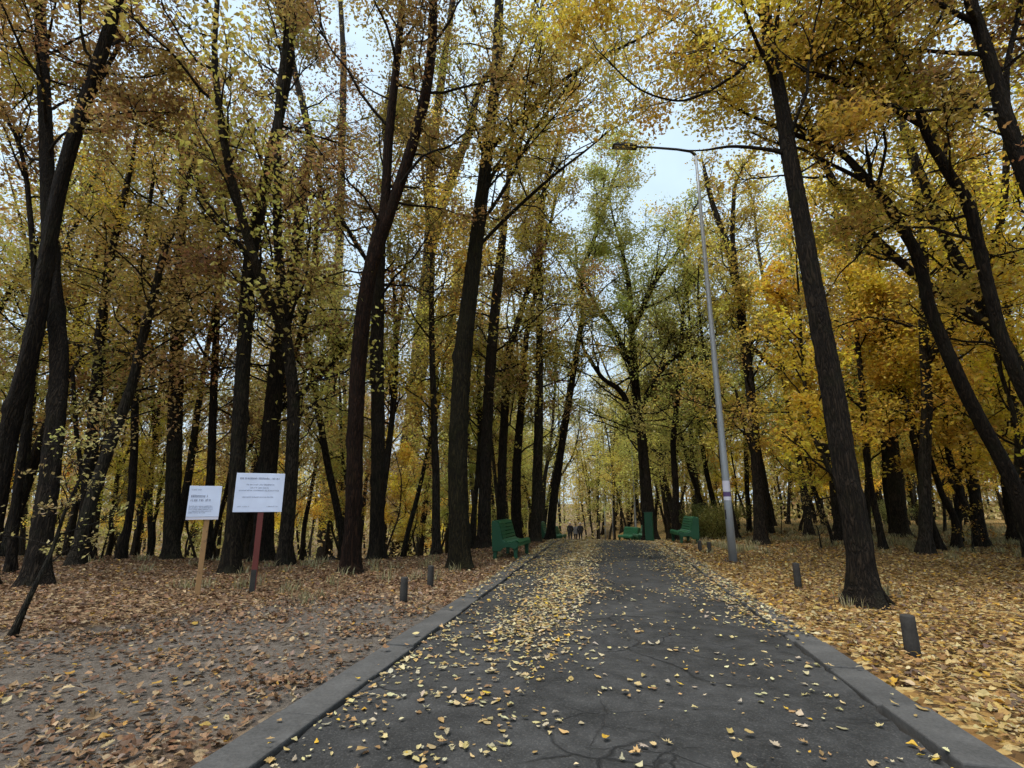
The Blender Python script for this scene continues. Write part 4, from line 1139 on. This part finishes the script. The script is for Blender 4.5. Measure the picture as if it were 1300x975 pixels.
# ------------------------------------------------------------------ lamp posts
def lamp(px, py, label, d=None, arm_dir=None, H=None, group=None, notices=False, r0=.105):
    if d is None: b, d = ground(px, py)
    else:
        b = at(px, py, d)[0]; b[2] = tz(b[0], b[1])
    t = thing('street_lamp', label, 'street lamp', b, 0, group)
    m = MB()
    hs = np.linspace(0, H, 9)
    m.tube([(0, 0, -.1)] + [(0, 0, h) for h in hs[1:]], [r0] + [r0 - (r0 - .042) * (h / H) for h in hs[1:]], 16)
    m.build('pole', STEEL, t)
    m = MB(); m.box((0, 0, .012), (.44, .36, .05), None, .008)
    for sx in (-1, 1):
        for sy in (-1, 1): m.tube([(sx * .17, sy * .13, .03), (sx * .17, sy * .13, .075)], .015, 8)
    m.build('base_plate', DARKSTEEL, t)
    a = np.array(arm_dir, float); ln = np.linalg.norm(a); u = a / ln
    m = MB()
    m.tube([(0, 0, H - .02), tuple(u * ln * .08 + UPZ * (H + .12)), tuple(u * ln * .3 + UPZ * (H + .2)), tuple(u * ln * .7 + UPZ * (H + .27)), tuple(u * ln + UPZ * (H + .3))], [.05, .044, .04, .037, .035], 10)
    m.build('arm', DARKSTEEL, t)
    rot = Matrix.Rotation(math.atan2(u[1], u[0]), 4, 'Z') @ Matrix.Rotation(R(-3), 4, 'Y')
    hd = u * (ln + .33) + UPZ * (H + .31)
    m = MB()
    pr = [(-.42, -.045), (-.30, .055), (.0, .085), (.32, .06), (.44, .0), (.40, -.045)]
    m.prism(pr, -.13, .13, bevel=.02)
    for v in m.bm.verts: v.co = Vector(hd) + rot @ v.co
    head = m.build('lamp_head', DARKSTEEL, t)
    m = MB(); m.box((.08, 0, -.052), (.58, .2, .03), None, .012)
    for v in m.bm.verts: v.co = Vector(hd) + rot @ v.co
    m.build('lens', GLASS_L, head)
    if notices:
        # paper bills pasted round the pole on the viewer's side
        va = math.atan2(-b[1], -b[0])
        for (z, hh, mm) in ((2.06, .30, PAPER), (1.83, .13, VIOLET), (1.72, .10, PAPER), (1.28, .26, DARKSTEEL)):
            rr = r0 - (r0 - .042) * z / H + .003
            bm = bmesh.new(); n = 8; span = 1.15 if mm is not DARKSTEEL else .25; off = 0 if mm is not DARKSTEEL else -.9
            vs = []
            for k in range(n + 1):
                aa = va + off + (k / n - .5) * span * 2
                vs.append((bm.verts.new((math.cos(aa) * rr, math.sin(aa) * rr, z - hh / 2)), bm.verts.new((math.cos(aa) * rr, math.sin(aa) * rr, z + hh / 2))))
            for k in range(n): bm.faces.new((vs[k][0], vs[k + 1][0], vs[k + 1][1], vs[k][1]))
            me = bpy.data.meshes.new('notice'); bm.to_mesh(me); bm.free(); me.materials.append(mm)
            link('notice', me, t)
    return t, b, d
bl, dl = ground(931, 714)
ptop = at(876, 188, dl)[0]; H1 = float(ptop[2] - bl[2]) - .25
tip = at(806, 183, dl)[0]
armv = np.array([tip[0] - bl[0], tip[1] - bl[1], 0])
lamp(931, 714, 'tall grey steel lamp post on the right verge with pasted notices', arm_dir=armv, H=H1, notices=True, r0=.115)
GLMP = 'street lamps receding along the road'
lamp(808, 684, 'distant grey lamp post above the far green bench', d=52, arm_dir=(-1.8, .2, 0), H=10.5, group=GLMP)
lamp(780, 686, 'distant pale lamp post standing at the road crest', d=62, arm_dir=(-1.8, .3, 0), H=9.8, group=GLMP, r0=.15)
lamp(769, 686, 'slim distant lamp post, leftmost of those at the crest', d=70, arm_dir=(-1.6, .5, 0), H=10.2, group=GLMP)

# ------------------------------------------------------------------ people
SKIN = paint_material('skin', (.42, .26, .19), (.38, .23, .17), .7, .6)
def cloth(name, c): return paint_material(name, c, tuple(x * .8 for x in c), .65, .9)
def person(label, loc, rz, height, jacket, trousers, hair, stride, arm=.08):
    t = thing('person', label, 'person', loc, rz)
    J = {'pelvis': (0, 0, .94), 'waist': (0, .01, 1.08), 'chest': (0, .015, 1.30), 'neck': (0, .01, 1.47), 'head0': (0, -.01, 1.56), 'head1': (0, -.012, 1.66), 'head2': (0, .0, 1.735)}
    rad = {'pelvis': (.165, .13), 'waist': (.155, .12), 'chest': (.185, .13), 'neck': (.062, .062), 'head0': (.078, .088), 'head1': (.088, .10), 'head2': (.06, .07)}
    ed = [('pelvis', 'waist'), ('waist', 'chest'), ('chest', 'neck'), ('neck', 'head0'), ('head0', 'head1'), ('head1', 'head2')]
    for s, sg in (('l', -1), ('r', 1)):
        f = stride * sg
        J.update({'hip' + s: (sg * .10, 0, .90), 'knee' + s: (sg * .105, -f * .5 - .03, .50), 'ank' + s: (sg * .10, -f + .03, .09), 'toe' + s: (sg * .115, -f - .14, .035),
                  'sho' + s: (sg * .19, .015, 1.40), 'elb' + s: (sg * .25, .03 + f * .3, 1.13), 'wri' + s: (sg * (.24 - arm), -.06 + f * .6, .90), 'han' + s: (sg * (.23 - arm), -.09 + f * .7, .80)})
        rad.update({'hip' + s: (.105, .11), 'knee' + s: (.07, .072), 'ank' + s: (.05, .055), 'toe' + s: (.045, .035), 'sho' + s: (.085, .08), 'elb' + s: (.06, .06), 'wri' + s: (.042, .042), 'han' + s: (.038, .045)})
        ed += [('pelvis', 'hip' + s), ('hip' + s, 'knee' + s), ('knee' + s, 'ank' + s), ('ank' + s, 'toe' + s), ('chest', 'sho' + s), ('sho' + s, 'elb' + s), ('elb' + s, 'wri' + s), ('wri' + s, 'han' + s)]
    k = list(J); me = bpy.data.meshes.new('body')
    sc = height / 1.80
    me.from_pydata([tuple(c * sc for c in J[n]) for n in k], [(k.index(a), k.index(b)) for a, b in ed], [])
    tmp = bpy.data.objects.new('tmp', me); COL.objects.link(tmp)
    sk = tmp.modifiers.new('skin', 'SKIN'); sk.use_smooth_shade = True
    for i, n in enumerate(k):
        v = me.skin_vertices[0].data[i]; v.radius = tuple(x * sc for x in rad[n]); v.use_root = (n == 'pelvis')
    ss = tmp.modifiers.new('sub', 'SUBSURF'); ss.levels = 2; ss.render_levels = 2
    dg = bpy.context.evaluated_depsgraph_get()
    bme = bpy.data.meshes.new_from_object(tmp.evaluated_get(dg))
    bpy.data.objects.remove(tmp)
    bme.name = 'body'; bme.materials.clear()
    shoe = cloth('shoes', (.02, .02, .02))
    for mm in (jacket, trousers, SKIN, shoe): bme.materials.append(mm)
    for p in bme.polygons:
        z = p.center.z / sc
        p.material_index = 3 if z < .075 else (1 if z < .86 and abs(p.center.x) / sc < .2 else (2 if z > 1.475 or (z < .86) else 0))
        p.use_smooth = True
    body = link('body', bme, t)
    # hair cap that hugs the skull
    bm = bmesh.new(); bmesh.ops.create_uvsphere(bm, u_segments=16, v_segments=10, radius=1)
    bmesh.ops.delete(bm, geom=[v for v in bm.verts if v.co.z < -.15 or (v.co.y < -.55 and v.co.z < .45)], context='VERTS')
    for v in bm.verts: v.co = Vector((v.co.x * .098 * sc, (v.co.y * .112 + .005) * sc, (1.665 + v.co.z * .105) * sc))
    for f in bm.faces: f.smooth = True
    hm = bpy.data.meshes.new('hair'); bm.to_mesh(hm); bm.free(); hm.materials.append(hair); link('hair', hm, t)
    # coat skirt over the hips
    m = MB(); m.tube([(0, 0, .80 * sc), (0, 0, .95 * sc), (0, .005, 1.1 * sc)], [.215 * sc, .205 * sc, .18 * sc], 16, cap=False)
    for v in m.bm.verts: v.co.y *= .8
    m.build('coat', jacket, t)
    return t
BLK = cloth('black_cloth', (.012, .012, .014)); NAVY = cloth('navy_cloth', (.02, .022, .032)); GRY = cloth('grey_cloth', (.12, .12, .125))
FAIR = cloth('fair_hair', (.42, .36, .28)); GREYH = cloth('grey_hair', (.32, .31, .30)); DKH = cloth('dark_hair', (.03, .024, .02))
def person_at(px, py_head, d, h, *a):
    hd = at(px, py_head, d)[0]
    return (hd[0], hd[1], tz(hd[0], hd[1]))
for (px, lab, d, h, jk, tr, hr, st, rz) in ((724, 'person in a black coat with light hair, leftmost of the three walkers', 46, 1.74, BLK, NAVY, FAIR, .16, R(185)),
                                          (731, 'shorter person in a grey and dark jacket between the two black coats', 47.5, 1.66, GRY, BLK, DKH, .13, R(172)),
                                          (737, 'person in a long black coat, rightmost of the three walkers', 46.4, 1.72, BLK, BLK, GREYH, .18, R(180))):
    pp = at(px, 683, d)[0]
    person(lab, (pp[0], pp[1], float(road_z(np.array([pp[0]]), np.array([pp[1]]))[0])), rz, h, jk, tr, hr, st)

# ------------------------------------------------------------------ light
w = bpy.data.worlds.new('World'); scene.world = w; w.use_nodes = True
nt = w.node_tree; nt.nodes.clear()
sky = N(nt, 'ShaderNodeTexSky'); sky.sky_type = 'NISHITA'; sky.sun_disc = False
SUN_EL, SUN_ROT = R(66), R(215)
sky.sun_elevation = SUN_EL; sky.sun_rotation = SUN_ROT; sky.air_density = 1.0; sky.dust_density = 2.5
tc = N(nt, 'ShaderNodeTexCoord')
cl = noise_n(nt, tc.outputs['Generated'], 2.2, 5, .55)
k = ramp(nt, cl, [(.3, (.55,) * 3), (.65, (.95,) * 3)])
c = mixc(nt, k, sky.outputs['Color'], (5.0, 6.3, 7.4))
bg = N(nt, 'ShaderNodeBackground', Strength=.13)
nt.links.new(c, bg.inputs['Color'])
out = N(nt, 'ShaderNodeOutputWorld'); nt.links.new(bg.outputs[0], out.inputs['Surface'])
sl = bpy.data.lights.new('sun', 'SUN'); sl.energy = 3.1; sl.angle = R(32); sl.color = (1, .95, .88)
so = bpy.data.objects.new('sun', sl); COL.objects.link(so)
so.rotation_euler = (R(90) - SUN_EL, 0, R(180) - SUN_ROT)

scene.view_settings.view_transform = 'Standard'
scene.view_settings.look = 'None'
scene.view_settings.gamma = 1
scene.view_settings.exposure = 0.45
cy = scene.cycles
scene.render.engine = 'CYCLES'
cy.max_bounces = 8; cy.diffuse_bounces = 5; cy.glossy_bounces = 2; cy.transmission_bounces = 6; cy.transparent_max_bounces = 4
cy.use_denoising = True; cy.use_adaptive_sampling = True; cy.adaptive_threshold = .03
cy.caustics_reflective = False; cy.caustics_refractive = False
print('LEAVES', LEAVES_TOTAL, 'LITTER', nl, nr, nd, nk, 'TALL', n_tall, 'MAPLES', n_m)
